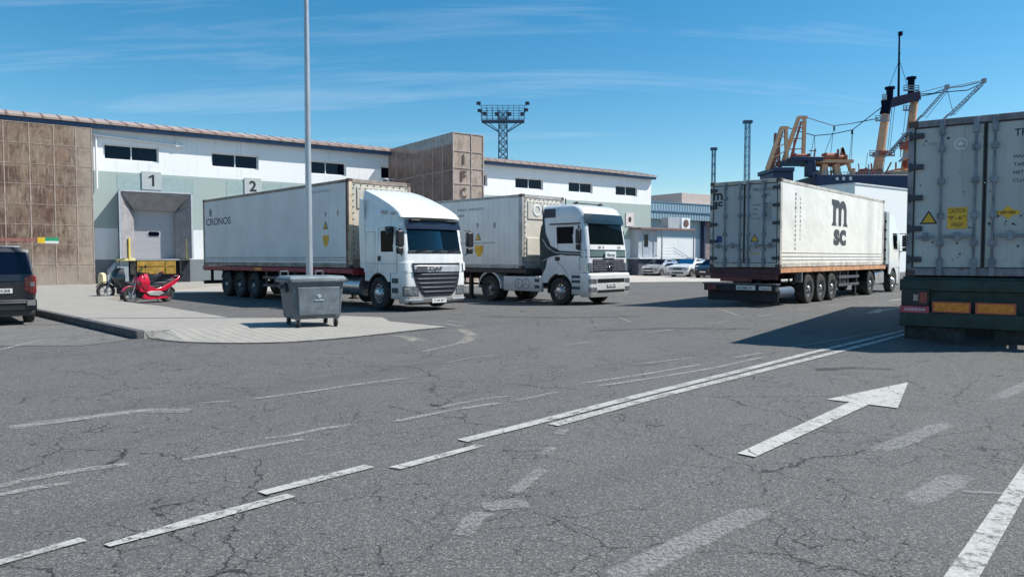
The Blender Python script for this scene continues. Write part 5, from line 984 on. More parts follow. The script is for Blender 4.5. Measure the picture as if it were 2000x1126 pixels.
# ---------------------------------------------------------------- cars and van
def interp(tab, x):
    if x <= tab[0][0]: return tab[0][1]
    for a, b in zip(tab[:-1], tab[1:]):
        if x <= b[0]: return a[1]+(b[1]-a[1])*(x-a[0])/(b[0]-a[0])
    return tab[-1][1]
def car(label, loc, yaw, paint, spec, group=None, name='parked_car', cat='car'):
    """x forward from the rear bumper (0) to the nose (L). spec: top, belt, roofline half widths..."""
    t = thing(name, label, cat, loc, yaw, group); L = spec['L']; top = spec['top']; W = spec['W']; belt = spec['belt']; wr = spec['wr']; zb = .22
    cab0, cab1, ax = spec['cab0'], spec['cab1'], spec['ax']; r = spec['r']
    def hw(x): return W*interp([(0, .88), (.25, .97), (1, 1), (L-1, 1), (L-.35, .95), (L, .78)], x)
    def sect(x, o=0.):
        zt = interp(top, x); h = hw(x)+o; zbelt = min(interp(belt, x), zt-.02); rw = h-(W-wr)*max(0, min(1, (zt-zbelt)/(spec['H']-zbelt)))
        zl = zb+.1
        for a in ax:
            d = abs(x-a)
            if d < r*1.15: zl = max(zl, r+sqrt(max(0, (r*1.15)**2-d*d)))
        zl = min(zl, zbelt-.08)
        return [(0, zb), (h*.85, zb), (h*.97, zl if zl < zb+.2 else zl), (h, (zl+zbelt)/2), (h*.985, zbelt), (rw+(h*.985-rw)*.5, (zbelt+zt)/2+.01), (rw, zt-.05 if zt-zbelt > .2 else zt-.015), (rw*.8, zt-.005), (0, zt+.02)]
    xs = sorted(set([0, .04, .12, .3]+[.3+(L-.6)*i/30 for i in range(31)]+[L-.12, L-.04, L]+[p_[0] for p_ in top]+[a+d for a in ax for d in (-r*1.15, -r*.8, r*.8, r*1.15)]))
    m = MB(); rows = []
    for x in xs:
        s_ = sect(x); row = [(x, y, z) for y, z in s_]+[(x, -y, z) for y, z in s_[::-1][1:-1]]; rows.append(row); m.v += row
    n = len(rows[0])
    # open windows in the greenhouse: skip rows 4-5 between cab0..cab1
    pil = spec['pil']
    for j in range(len(xs)-1):
        xc = (xs[j]+xs[j+1])/2
        for i in range(n): m.f.append((j*n+i, j*n+(i+1) % n, (j+1)*n+(i+1) % n, (j+1)*n+i))
    m.f += [tuple(range(n))[::-1], tuple(range((len(xs)-1)*n, len(xs)*n))]
    b = m.build('body', paint, t, smooth=40)
    for s in (-1, 1):
        for (x0, x1) in pil:   # side windows
            q = []
            for x in (x0, x1):
                for k_ in ((0) , 1): pass
            def P_(x, f):
                s_ = sect(x, .012); a, c_ = s_[4], s_[6]; return (x, s*(a[0]+(c_[0]-a[0])*f), a[1]+(c_[1]-a[1])*f)
            sl = spec.get('sl', .0); MB().add([P_(x0, .06), P_(x1, .06), P_(x1-(sl if x1 == pil[-1][1] else 0), .94), P_((x0+x1)/2, .96), P_(x0+(spec.get('sr', 0) if x0 == pil[0][0] else 0), .94)], [(0, 1, 2, 3, 4)]).build('side_window', GLD, t)
        for a in ax: wheel(t, a, s*(W-.01), r, .2, 'car')
        MB().box(spec['mx'], s*(W-.02), belt_z(spec)+.0, spec['mx']+.12, s*(W+.16), belt_z(spec)+.14).build('door_mirror', BLK, t, bevel=.03)
        MB().tube([(pil[0][1]+.02, s*(W+.002), belt_z(spec)-.02), (pil[0][1]+.02, s*(W+.001), .4)], .006, 4).tube([(pil[-1][1]+.15, s*(W+.002), belt_z(spec)-.05), (pil[-1][1]+.15, s*(W+.001), .42)], .006, 4).build('door_seam', BLK, t)
        hl = spec['hl']; MB().prism([(L-.42, hl+.12), (L-.06, hl+.04), (L-.04, hl-.07), (L-.3, hl-.04)], XZ, s*(W*.80), s*(W*.93)).box(L-.12, s*W*.5, hl-.06, L-.015, s*W*.8, hl+.05).build('headlight', LAMP, t, bevel=.01)
        MB().box(-.015, s*(W*.7), spec['tl']-.2, .12, s*(W*.93), spec['tl']+.15).build('tail_light', REDL, t, bevel=.02)
    def T_(x, y): return (x, y, interp(top, x)+.026)
    for nm, x0, x1 in (('windscreen', spec['ws0'], spec['ws1']), ('rear_window', spec['rw0'], spec['rw1'])):
        a, b_ = sect(x0)[6][0], sect(x1)[6][0]; MB().add([T_(x0, -a*.97), T_(x1, -b_*.93), T_(x1, b_*.93), T_(x0, a*.97)], [(0, 1, 2, 3)]).build(nm, GLD, t)
    gr = MB().box(L-.05, -W*.45, spec['hl']-.1, L+.012, W*.45, spec['hl']+.04).box(L-.05, -W*.6, .3, L+.014, W*.6, .42); gr.build('grille', BLK, t, bevel=.01)
    MB().box(L, -.26, .45, L+.022, .26, .56).build('number_plate', PLATE, t)
    if spec.get('clad'):
        for s in (-1, 1):
            MB().box(ax[0]+.5, s*(W-.02), .38, ax[1]-.5, s*(W+.02), .72).build('side_cladding', mat('dark_cladding', (.05, .045, .06), .6), t, bevel=.04)
            for a in ax: MB().prism(arcpoly(a, r, r*1.1, r*1.32, R(-5), R(185), 12), XZ, s*(W-.05), s*(W+.015)).build('wheel_cladding', BLK, t)
        for s in (-1, 1): MB().box(spec['ws0']-2.3, s*.55-.02, spec['H'], spec['ws0']-.7, s*.55+.02, spec['H']+.05).build('roof_rail', BLK, t)
    return t
def belt_z(s): return interp(s['belt'], s['L']/2)
HATCH = dict(L=4.2, W=.88, H=1.5, wr=.62, cab0=.3, cab1=2.9, r=.31, ax=(.75, 3.35), top=[(0, .95), (.08, 1.05), (.55, 1.42), (1.2, 1.5), (2.2, 1.48), (3.15, 1.0), (3.7, .88), (4.1, .72), (4.2, .6)], belt=[(0, .9), (4.2, .86)], pil=[(.6, 1.25), (1.33, 2.62)], sl=.55, sr=.1, ws0=2.28, ws1=3.1, rw0=.12, rw1=.5, mx=2.6, hl=.66, tl=.85)
CACT = dict(HATCH, clad=1, H=1.54, top=[(0, .95), (.06, 1.1), (.4, 1.45), (1.0, 1.53), (2.2, 1.52), (2.95, 1.06), (3.8, .98), (4.12, .86), (4.2, .6)], ws0=2.25, ws1=2.9, belt=[(0, .95), (4.2, .93)], hl=.72)
SILV = mat('silver_car_paint', (.42, .43, .46), .3, .5, var=.05, coat=.6); WCAR = mat('white_car_paint', (.72, .73, .73), .3, var=.04, coat=.6); BCAR = mat('black_car_paint', (.008, .009, .014), .3, var=.1, coat=.4)
car('silver hatchback parked nose towards the road, left of the white crossover', (14.67, 65.57, 0), R(-132), SILV, HATCH, 'cars parked by the porch')
car('white crossover with dark door cladding parked beside the silver hatchback', (16.27, 62.07, 0), R(-130), WCAR, CACT, 'cars parked by the porch')
car('black car mostly hidden behind the cream container trailer', (17.5, 58.9, 0), R(-130), BCAR, HATCH, 'cars parked by the porch')
VAN = dict(L=4.9, W=.95, H=1.88, wr=.82, cab0=.3, cab1=3.4, r=.34, ax=(.95, 4.0), top=[(0, 1.05), (.02, 1.12), (.12, 1.74), (.22, 1.86), (2, 1.88), (3.3, 1.84), (4.1, 1.2), (4.7, 1.0), (4.9, .7)], belt=[(0, 1.1), (4.9, 1.05)], pil=[(.5, 1.7), (1.78, 2.9), (2.96, 3.8)], sl=.45, sr=.12, ws0=3.4, ws1=4.05, rw0=.03, rw1=.115, mx=3.5, hl=.8, tl=1.0)
v = car('black van seen from behind at the left edge, with tall red tail lights', (-12.08, 16.58, 0), R(131), BCAR, VAN, None, 'parked_van', 'van')
MB().box(-.06, -.9, .34, .1, .9, .62).box(-.09, -.86, .5, .0, .86, .57).build('rear_bumper', mat('van_bumper', (.012, .013, .018), .5, coat=.1), v, bevel=.04)
MB().box(-.02, -.4, .9, .005, .4, .99).build('tailgate_trim', mat('van_bumper', (.02, .022, .03), .3), v)
pl = MB().box(-.03, -.42, .77, -.01, .1, .88).build('number_plate', PLATE, v); text('lettering', '5481 KBB', INK, pl, (-.031, .06, .79), (0, -1, 0), (0, 0, 1), .44, .07, .01)
for s in (-1, 1):
    o = MB().box(-.03, s*.74, .75, .1, s*.9, 1.18).build('tail_light', REDL, v, bevel=.02); MB().box(-.034, s*.77, .92, -.03, s*.87, 1.02).build('lens', LAMP, o); MB().box(-.1, s*.7, .47, -.07, s*.86, .6).build('reflector', CHROME, v)
# ---------------------------------------------------------------- scooters
def scooter(label, loc, yaw, body, scr, dark=False):
    t = thing('scooter', label, 'scooter', loc, yaw, 'scooters beside the pavement')   # x forward, rear wheel at 0, front wheel at 1.32
    for x, r in ((0, .27), (1.34, .29)):
        o = MB().lathe([(-.05, r*.66), (-.06, r*.85), (-.035, r*.97), (0, r), (.035, r*.97), (.06, r*.85), (.05, r*.66)], (0, 0, 0), n=32).build('wheel', RUB, t, smooth=40); o.location = (x, 0, r)
        m = MB().lathe([(-.03, r*.68), (-.03, r*.6), (.03, r*.6), (.03, r*.68)], (0, 0, 0), n=32).cyl((0, -.06, 0), (0, .06, 0), .05)
        for i in range(6): a = 2*pi*i/6; m.bar((.04*cos(a), 0, .04*sin(a)), (r*.62*cos(a), 0, r*.62*sin(a)), .03, .025)
        m.build('rim', ALU if not dark else STEEL, o, smooth=40)
    # front apron, fork, mudguard
    MB().tube([(1.34, .08, .29), (1.22, .08, .62), (1.1, .05, .95)], .025).tube([(1.34, -.08, .29), (1.22, -.08, .62), (1.1, -.05, .95)], .025).build('fork', STEEL, t)
    MB().prism(arcpoly(1.34, .29, .31, .335, R(25), R(150), 10), XZ, -.07, .07).build('mudguard', body, t, bevel=.01)
    ap_ = MB()
    secs = [(.42, 1.08, .16, .92, .22), (.6, 1.18, .22, .82, .26), (.78, 1.22, .25, .8, .26), (.94, 1.16, .21, .82, .2), (1.06, 1.02, .12, .82, .12)]
    vs = []
    for z, xf, w_, xb, wb_ in secs: vs += [(xf, 0, z), (xf-.05, w_*.6, z), (xf-.14, w_, z), (xb-.04, wb_, z-.02), (xb-.04, -wb_, z-.02), (xf-.14, -w_, z), (xf-.05, -w_*.6, z)]
    n = 7; ap_.add(vs, [(j*n+i, j*n+(i+1) % n, (j+1)*n+(i+1) % n, (j+1)*n+i) for j in range(4) for i in range(n)]+[tuple(range(n))[::-1], tuple(range(28, 35))]); ap_.build('front_fairing', body, t, bevel=.015)
    for s in (-1, 1): MB().prism([(1.1, .62), (1.17, .76), (1.1, .8), (1.0, .68)], XZ, s*.12, s*.185).build('headlight', LAMP, t, bevel=.008)
    # swept side panels: leg shield - low tunnel - raised tail
    for s in (-1, 1):
        MB().prism([(1.1, .42), (1.08, .66), (.86, .68), (.5, .5), (.25, .56), (-.2, .78), (-.42, .92), (-.45, .86), (-.25, .66), (.1, .44), (.35, .38), (.8, .34)], XZ, s*.13, s*.19).build('side_panel', body, t, bevel=.015)
        MB().prism([(.86, .38), (.75, .28), (.4, .24), (.2, .34), (.35, .42), (.7, .42)], XZ, s*.14, s*.2).build('footboard', mat('silver_panel', (.4, .41, .4), .4, .3) if not dark else BLK, t, bevel=.01)
        MB().prism([(1.0, .2), (.9, .34), (.3, .22), (-.05, .2), (.1, .14), (.8, .12)], XZ, s*.1, s*.16).build('lower_fairing', body, t, bevel=.01)
    MB().box(-.12, -.13, .2, 1.0, .13, .62).prism([(.5, .5), (.9, .62), (.9, .5)], XZ, -.1, .1).build('engine_body', DARK, t, bevel=.03)
    se = MB(); vs = []
    for x, w_, z0, z1 in ((-.42, .06, .8, .88), (-.25, .13, .68, .84), (.0, .15, .6, .82), (.08, .15, .58, .74), (.4, .13, .52, .74), (.56, .07, .5, .68)): vs += [(x, -w_, z0), (x, w_, z0), (x, w_*.8, z1), (x, -w_*.8, z1)]
    se.add(vs, [(4*j+i, 4*j+(i+1) % 4, 4*j+4+(i+1) % 4, 4*j+4+i) for j in range(5) for i in range(4)]+[(0, 1, 2, 3), (20, 21, 22, 23)]); se.build('seat', BLK, t, bevel=.025)
    MB().add([(1.1, -.17, .92), (1.1, .17, .92), (.9, .13, 1.26), (.9, -.13, 1.26), (1.14, 0, .95), (.94, 0, 1.3)], [(0, 4, 5, 3), (4, 1, 2, 5)]).build('windscreen', scr, t)
    MB().tube([(.98, 0, .95), (.96, .0, 1.04), (.9, .3, 1.06), (.84, .36, 1.05)], .016).tube([(.96, 0, 1.04), (.9, -.3, 1.06), (.84, -.36, 1.05)], .016).box(.86, -.12, 1.0, 1.02, .12, 1.08).build('handlebar', BLK, t)
    for s in (-1, 1): MB().tube([(.92, s*.22, 1.06), (.97, s*.3, 1.24)], .008).lathe([(-.012, .0), (-.01, .06), (.01, .06), (.014, 0)], (.96, s*.31, 1.29), 'x', 14).build('mirror', BLK, t)
    MB().cyl((.25, -.2, .3), (-.3, -.22, .36), .055, .075, 14).build('exhaust', CHROME, t, smooth=40); MB().prism([(-.42, .84), (-.5, .86), (-.46, .96), (-.36, .93)], XZ, -.12, .12).build('tail_light', REDL, t, bevel=.01)
    MB().prism(arcpoly(0, .27, .31, .33, R(60), R(165), 8), XZ, -.07, .07).build('rear_mudguard', BLK, t); MB().bar((.05, .1, .27), (-.1, .14, .62), .04).build('shock_absorber', STEEL, t); MB().bar((.5, .1, .2), (.42, .28, .0), .025).build('side_stand', DARK, t)
    return t
SRED = mat('red_scooter_paint', (.5, .012, .04), .2, var=.1, coat=1)
scooter('red scooter with low screen in front of the black scooter', (-12.584, 26.056, 0), atan2(-.854, -.52), SRED, glass('smoke_screen', (.02, .02, .03), .3))
scooter('black scooter with tall screen standing behind the red scooter', (-14.28, 28.13, 0), atan2(-.6, -.8), mat('black_scooter_paint', (.014, .015, .02), .25, coat=1), glass('pale_screen', (.2, .25, .28), .5), True).scale = (1.1, 1.25, 1.12)
# ---------------------------------------------------------------- waste bin and lamp post
def frust(b, t_, z0, z1):  # rectangles (x0,y0,x1,y1)
    q = [(b[0], b[1], z0), (b[2], b[1], z0), (b[2], b[3], z0), (b[0], b[3], z0), (t_[0], t_[1], z1), (t_[2], t_[1], z1), (t_[2], t_[3], z1), (t_[0], t_[3], z1)]
    return MB().add(q, [(0,3,2,1),(4,5,6,7),(0,1,5,4),(1,2,6,5),(2,3,7,6),(3,0,4,7)])
bn = thing('waste_bin', 'large grey green four-wheeled waste container with flat lid at the pavement corner', 'waste bin', (-4.66, 15.22, .075), R(34))
BG = mat('bin_green_grey', (.095, .118, .135), .5, var=.2, dirt=.35, dcol=(.2, .2, .2), ds=3, streak=.2)
frust((.04, .04, 1.07, .86), (-.02, -.02, 1.13, .92), .2, 1.05).build('body', BG, bn, bevel=.04)
o = MB()
o.add([(.13, .005, .3), (.99, .005, .3), (1.03, -.025, .88), (.1, -.025, .88)], [(0, 1, 2, 3)]); o = MB().add([(.13, .012, .28), (1.0, .012, .28), (1.03, -.022, .9), (.09, -.022, .9), (.15, -.012, .3), (.98, -.012, .3), (1.01, -.045, .88), (.11, -.045, .88)], [(0, 1, 5, 4), (1, 2, 6, 5), (2, 3, 7, 6), (3, 0, 4, 7), (4, 5, 6, 7)]); o.build('front_panel', mat('bin_panel', (.135, .162, .182), .5, var=.25, vs=5, dirt=.4, dcol=(.26, .27, .27), ds=4), bn)
MB().box(-.1, -.08, .99, 1.2, -.0, 1.06).box(-.1, -.08, .99, -.02, .98, 1.06).box(1.12, -.08, .99, 1.2, .98, 1.06).build('rim', BG, bn, bevel=.02)
ld = frust((-.09, -.07, 1.19, .98), (-.03, .0, 1.13, .9), 1.063, 1.13).build('lid', mat('bin_lid', (.16, .2, .215), .45, var=.2, dirt=.4, dcol=(.3, .3, .3)), bn, bevel=.02)
for x in (.0, .8): MB().tube([(x, .9, 1.1), (x, .9, 1.22), (x+.17, .9, 1.22), (x+.17, .9, 1.1)], .018).build('lid_handle', BG, ld)
for s_, x in ((0, -.07), (1, 1.15)): MB().cyl((x, .45, .9), (x+(-.09 if s_ == 0 else .09), .45, .9), .045).prism([(.25, .78), (.65, .78), (.55, 1.0), (.35, 1.0)], YZ, x-.01, x+.03).build('lift_pin', mat('bin_dark', (.04, .06, .075), .5), bn)
MB().prism(arcpoly(.56, .68, .035, .06, R(20), R(160), 6), XZ, -.045, -.038).prism([(.53, .66), (.6, .66), (.565, .75)], XZ, -.046, -.039).prism([(.46, .6), (.66, .6), (.66, .625), (.46, .625)], XZ, -.044, -.036).build('emblem', mat('bin_emblem', (.4, .45, .47), .6), bn)
for x, y in ((.14, .12), (.98, .12), (.14, .78), (.98, .78)):
    wv = MB().lathe([(-.025, .0), (-.025, .085), (-.015, .1), (.015, .1), (.025, .085), (.025, 0)], (x, y, .1), 'x', 22).build('caster', RUB, bn, smooth=40); MB().box(x-.045, y-.03, .1, x-.032, y+.03, .2).box(x+.032, y-.03, .1, x+.045, y+.03, .2).box(x-.05, y-.05, .19, x+.05, y+.05, .205).build('bracket', STEEL, wv)
lp = thing('lamp_post', 'tall slim galvanised street lamp pole rising behind the waste bin', 'lamp post', (-4.93, 17.45, .12))
MB().cyl((0, 0, 0), (0, 0, 11), .085, .045, 20).build('pole', mat('galvanised_pole', (.46, .47, .49), .38, .5, var=.08, vs=1.5, streak=.2, dcol=(.25, .26, .28)), lp, smooth=40)
MB().cyl((0, 0, 0), (0, 0, .9), .095, .09, 20).box(-.2, -.2, 0, .2, .2, .02).build('base', GALV, lp, smooth=40); MB().tube([(0, 0, 10.9), (.4, -.4, 11.3), (1.1, -1.1, 11.5)], .035).build('arm', GALV, lp); MB().box(1.0, -1.5, 11.45, 1.4, -.9, 11.6).build('lamp_head', GALV, lp, bevel=.05)
# coloured sign board beyond the van
sb = thing('direction_board', 'red beam with a yellow, green and white panel beyond the black van', 'sign', (-22.6, 34.2, .15), WA)
MB().box(-2.2, -.05, 2.22, .35, .05, 2.36).build('beam', mat('faded_red_beam', (.3, .12, .1), .6), sb); MB().box(-.55, -.05, 0, -.47, .05, 2.3).build('post', mat('brown_post', (.2, .12, .1), .7), sb)
pn = MB().box(.0, -.07, 2.14, .85, -.055, 2.42).build('panel', mat('sign_green', (.02, .3, .14), .5), sb); MB().box(.0, -.076, 2.14, .3, -.071, 2.42).build('stripe', mat('sign_yellow', (.8, .5, .03), .5), pn); MB().box(.3, -.076, 2.14, .85, -.071, 2.25).build('stripe', PLATE, pn)
MB().box(-2.4, .3, 1.2, -.7, 1.2, 2.0).build('cabinet', mat('cabinet_grey', (.4, .42, .45), .6), sb, bevel=.03)

# ---------------------------------------------------------------- lattice masts
def lattice(m, x, y, z0, z1, wd, wt_, step, r=.06):
    n = max(2, int((z1-z0)/step)); c = [(-1, -1), (1, -1), (1, 1), (-1, 1)]
    for i in range(n):
        a, b = z0+(z1-z0)*i/n, z0+(z1-z0)*(i+1)/n; wa = wd+(wt_-wd)*i/n; wb_ = wd+(wt_-wd)*(i+1)/n
        for k_ in range(4):
            p_, q_ = c[k_], c[(k_+1) % 4]
            A_ = (x+p_[0]*wa, y+p_[1]*wa, a); B_ = (x+p_[0]*wb_, y+p_[1]*wb_, b); C_ = (x+q_[0]*wa, y+q_[1]*wa, a); D_ = (x+q_[0]*wb_, y+q_[1]*wb_, b)
            m.bar(A_, B_, r*1.8); m.bar(A_, D_, r); m.bar(C_, B_, r); m.bar(A_, C_, r)
    return m
MS = mat('mast_blue_grey', (.10, .14, .21), .55, .3, var=.2)
mt = thing('floodlight_mast', 'tall lattice floodlight mast with a wide railed platform above the warehouse roof', 'light mast', (-1.4, 112, 0))
lattice(MB(), 0, 0, 0, 24.3, .75, .62, 1.2, .09).build('lattice', MS, mt)
pf = MB().box(-3.3, -1.0, 22.55, 3.3, 1.0, 22.75)
for s in (-1, 1): pf.bar((s*.6, 0, 21.0), (s*3.2, 0, 22.6), .16).bar((s*.6, .8, 21.3), (s*2.2, .8, 22.6), .1)
pf.build('platform', MS, mt); rl = MB()
for y in (-1, 1):
    for z in (23.3, 24.1, 24.9): rl.bar((-3.3, y, z), (3.3, y, z), .07)
    for i in range(9): x = -3.3+i*.825; rl.bar((x, y, 22.7), (x, y, 24.9), .07)
rl.build('railing', MS, mt)
for x, z in ((-3.7, 25.1), (-3.55, 24.0), (-2.8, 23.55), (-.9, 23.5), (1.0, 23.5), (3.0, 23.5), (3.55, 24.1), (3.75, 25.1)): MB().box(x-.33, -1.5, z-.15, x+.33, -1.05, z+.3).cyl((x, -1.1, z), (x*.93, -1, z-.3), .06).build('floodlight', mat('lamp_navy', (.035, .05, .09), .5), mt, bevel=.05)
for X_, Y_, H__, w__, lab in ((58.0, 178, 34.6, .62, 'taller of two distant lattice masts, left of the ship'), (50.3, 180, 28.3, .45, 'shorter and farther left of the two distant lattice masts')):
    mm = thing('lattice_mast', lab, 'mast', (X_, Y_, 0), 0, 'distant lattice masts'); lattice(MB(), 0, 0, 0, H__, w__, w__*.8, 2.2, .07).build('lattice', mat('far_mast', (.10, .2, .3), .6, .2), mm); MB().box(-w__*1.7, -w__, H__, w__*1.7, w__, H__+.7).build('head', MS, mm)

# ---------------------------------------------------------------- ship (130 m away)
K = 130/1400
def sp_(u, v, dy=0.): k_ = (130+dy)/1400; return ((u-1000)*k_-66., dy, 1.6+(503-v)*k_)    # ship-local metres from a side elevation
shp = thing('ship', 'large dark blue fishing ship with cream masts, booms and funnels beyond the white shed', 'ship', (66., 130, 0))
SB = mat('ship_navy', (.012, .03, .085), .5, var=.15, streak=.2); SC = mat('ship_cream', (.68, .40, .23), .6, var=.15, dirt=.5, dcol=(.35, .17, .09), streak=.4); SR = mat('ship_red', (.34, .10, .06), .6, var=.3, dirt=.4); SD = mat('ship_dark', (.008, .012, .03), .95, spec=.05); SG = mat('boom_grey', (.30, .32, .36), .5, .3); SW = mat('rigging_dark', (.03, .045, .07), .6)
hl = MB(); x0 = sp_(1490, 0)[0]; xs_ = [(x0, 5.5), (x0+4, 6.5), (x0+30, 6.5), (x0+60, 6.2), (x0+78, 3.5), (x0+88, .4)]; vs = []
for x, h_ in xs_:
    sh_ = 0 if x < x0+50 else (x-x0-50)*.09
    vs += [(x, -h_*.8, -2), (x, -h_, 4), (x, -h_, 12.2+sh_), (x, h_, 12.2+sh_), (x, h_, 4), (x, h_*.8, -2)]
hl.add(vs, [(6*j+i, 6*j+(i+1) % 6, 6*j+6+(i+1) % 6, 6*j+6+i) for j in range(5) for i in range(6)]+[tuple(range(6)), tuple(range(30, 36))]); hl.build('hull', SB, shp)
def bx_(m, u0, v0, u1, v1, y0, y1): a = sp_(u0, v0); b = sp_(u1, v1); return m.box(a[0], y0, a[2], b[0], y1, b[2])
m = MB(); bx_(m, 1568, 349, 1800, 395, -5.5, 5); m.build('superstructure', SB, shp, bevel=.1)
m = MB(); bx_(m, 1602, 354, 1607, 359, -5.6, -5.5); bx_(m, 1614, 353, 1619, 359, -5.6, -5.5); bx_(m, 1627, 353, 1632, 359, -5.6, -5.5); m.build('porthole', mat('ship_white', (.7, .72, .72), .6), shp)
m = MB(); bx_(m, 1527, 313, 1586, 321, -4, 4); bx_(m, 1556, 321, 1572, 350, -4, -2.5); m.bar(sp_(1586, 315, -4), sp_(1591, 350, -4), .35).bar(sp_(1528, 318, -3), sp_(1512, 338, -3), .5); bx_(m, 1491, 333, 1532, 341, -4, 4); bx_(m, 1494, 341, 1532, 400, -3.5, 3.5); m.build('stern_gantry', SB, shp, bevel=.08)
m = MB()
for (a, b, c_, d_, e) in (((1495, 332), (1522, 252), (1530, 252), (1533, 310), -3), ((1527, 314), (1555, 232), (1566, 232), (1565, 312), -2)):
    for y in (e, e+4): 
        m.bar(sp_(*a, y), sp_(*b, y), .6).bar(sp_(*c_, y), sp_(*d_, y), .55)
        for k_ in (.25, .5, .75): m.bar(sp_(a[0]+(b[0]-a[0])*k_, a[1]+(b[1]-a[1])*k_, y), sp_(d_[0]+(c_[0]-d_[0])*k_, d_[1]+(c_[1]-d_[1])*k_, y), .18)
    m.bar(sp_(b[0]+1, b[1], e-.2), sp_(b[0]+1, b[1], e+4.2), .5).bar(sp_(c_[0]+1, c_[1], e-.2), sp_(c_[0]+1, c_[1], e+4.2), .5).bar(sp_(b[0]-2, b[1], e), sp_(c_[0]+5, c_[1], e), .5)
m.build('davit', SC, shp)
m = MB(); lattice(m, sp_(1513, 0)[0], 0, sp_(0, 330)[2], sp_(0, 262)[2], .5, .3, 1., .09); m.build('small_mast', SR, shp)
m = MB(); bx_(m, 1573, 317, 1648, 323, -3, 3); m.bar(sp_(1648, 319), sp_(1653, 317), .3, 5.5); m.build('winch_platform', SC, shp)
for y in (-2, 2):
    for a, b in (((1606, 322), (1602, 350)), ((1628, 322), (1633, 350))): MB().bar(sp_(*a, y), sp_(*b, y), 1.).build('platform_leg', SC, shp)
for u0, v0, u1, v1, y in ((1594, 305, 1614, 317, -2.6), (1617, 309, 1632, 317, -2.6), (1537, 306, 1562, 313, -2.5)):
    a = sp_((u0+u1)/2, (v0+v1)/2); rr_ = (v1-v0)*K*.55; MB().cyl((sp_(u0, 0)[0], y, a[2]), (sp_(u1, 0)[0], y, a[2]), rr_, n=14).box(sp_(u0, 0)[0]-.2, y-.8, a[2]-rr_*.9, sp_(u0, 0)[0]+.1, y+.8, a[2]+rr_*.9).box(sp_(u1, 0)[0]-.1, y-.8, a[2]-rr_*.9, sp_(u1, 0)[0]+.2, y+.8, a[2]+rr_*.9).build('winch', SR, shp)
MB().bar(sp_(1633, 314), sp_(1632, 293), .3).bar(sp_(1636, 314), sp_(1641, 290), .3).bar(sp_(1641, 290), sp_(1646, 316), .3).build('post', SR, shp)
# portal mast
m = MB(); m.cyl(sp_(1708, 348), sp_(1723, 225), .85, .68, 14).cyl(sp_(1762, 348, 6), sp_(1778, 200, 6), .85, .68, 14); m.build('portal_leg', SC, shp, smooth=40)
m = MB(); m.cyl(sp_(1721, 226), sp_(1727, 198), .85, .8, 14).cyl(sp_(1776, 202, 6), sp_(1778, 188, 6), .9, .85, 14).bar(sp_(1722, 207), sp_(1782, 191, 6), 1.5, 1.6); m.build('crossbeam', SD, shp, smooth=30)
for u, v0, v1, y in ((1730, 200, 174, 0), (1771, 188, 155, 6)): MB().cyl(sp_(u, v0, y), sp_(u, v1, y), .55, .6, 14).cyl(sp_(u, v1+4, y), sp_(u, v1, y), .85, .85, 14).build('funnel', SD, shp, smooth=40)
m = MB().cyl(sp_(1747, 195, 3), sp_(1746, 70, 3), .22, .14, 8).cyl(sp_(1748, 76, 3), sp_(1748, 69, 3), .4, .4, 8)
for v in (110, 125): m.bar(sp_(1745, v, 3), sp_(1749, v, 3), .12)
m.build('topmast', SD, shp)
for (u0, u1, v, y) in ((1716, 1724, 197, 0), (1757, 1786, 180, 6), (1757, 1775, 218, 6), (1704, 1730, 238, 0), (1694, 1742, 305, 0)):
    m = MB()
    for dv in (0, -5, -9): m.bar(sp_(u0, v+dv, y-1), sp_(u1, v+dv, y-1), .12 if dv else .3)
    for q_ in range(4): uu = u0+(u1-u0)*q_/3; m.bar(sp_(uu, v, y-1), sp_(uu, v-9, y-1), .1)
    m.build('mast_platform', SG, shp)
for u0, v0, u1, v1 in ((1706, 297, 1722, 306), (1759, 278, 1775, 292)): m = MB(); bx_(m, u0, v0, u1+6, v1, -1.5, 1.5); m.build('boom_heel', SR, shp, bevel=.1)
for a, b, y in (((1792, 229), (1841, 173), -3), ((1845, 226), (1912, 161), -3), ((1733, 300), (1778, 250), -1)):
    m = MB(); 
    for d in (-.28, .28): m.bar(sp_(a[0], a[1], y+d), sp_(b[0], b[1], y+d), .16); m.bar(Vector(sp_(a[0]+2.5, a[1]+2.5, y+d)), Vector(sp_(b[0]+2, b[1]+3, y+d)), .12)
    for i in range(12): f_ = i/12; p1 = Vector(sp_(a[0]+(b[0]-a[0])*f_, a[1]+(b[1]-a[1])*f_, y)); p2 = Vector(sp_(a[0]+(b[0]-a[0])*(f_+.08)+2.4, a[1]+(b[1]-a[1])*(f_+.08)+2.8, y)); m.bar(p1, p2, .1)
    p1 = sp_(b[0], b[1], y); m.box(p1[0]-.35, p1[1]-.3, p1[2]-.5, p1[0]+.2, p1[1]+.3, p1[2]+.3)
    # lower end reaches the deck behind the container
    m.bar(sp_(a[0], a[1], y), sp_(a[0]-(b[0]-a[0])*1.4, a[1]+(a[1]-b[1])*1.4, y), .3) if a[0] > 1780 else None
    m.build('boom', SG if a[0] > 1750 else SD, shp)
m = MB()
def wire(pts, sag=.0, y=0., r=.07): m.tube([sp_(u, v, y) for u, v in pts], r, 5)
wire([(1567, 231), (1596, 240), (1623, 248), (1655, 244), (1709, 234)], y=0, r=.08); wire([(1535, 252), (1568, 262), (1586, 267), (1620, 264), (1659, 256), (1690, 232), (1718, 210)], r=.08)
wire([(1624, 249), (1624, 258)], r=.16); wire([(1659, 256), (1659, 264)], r=.2)
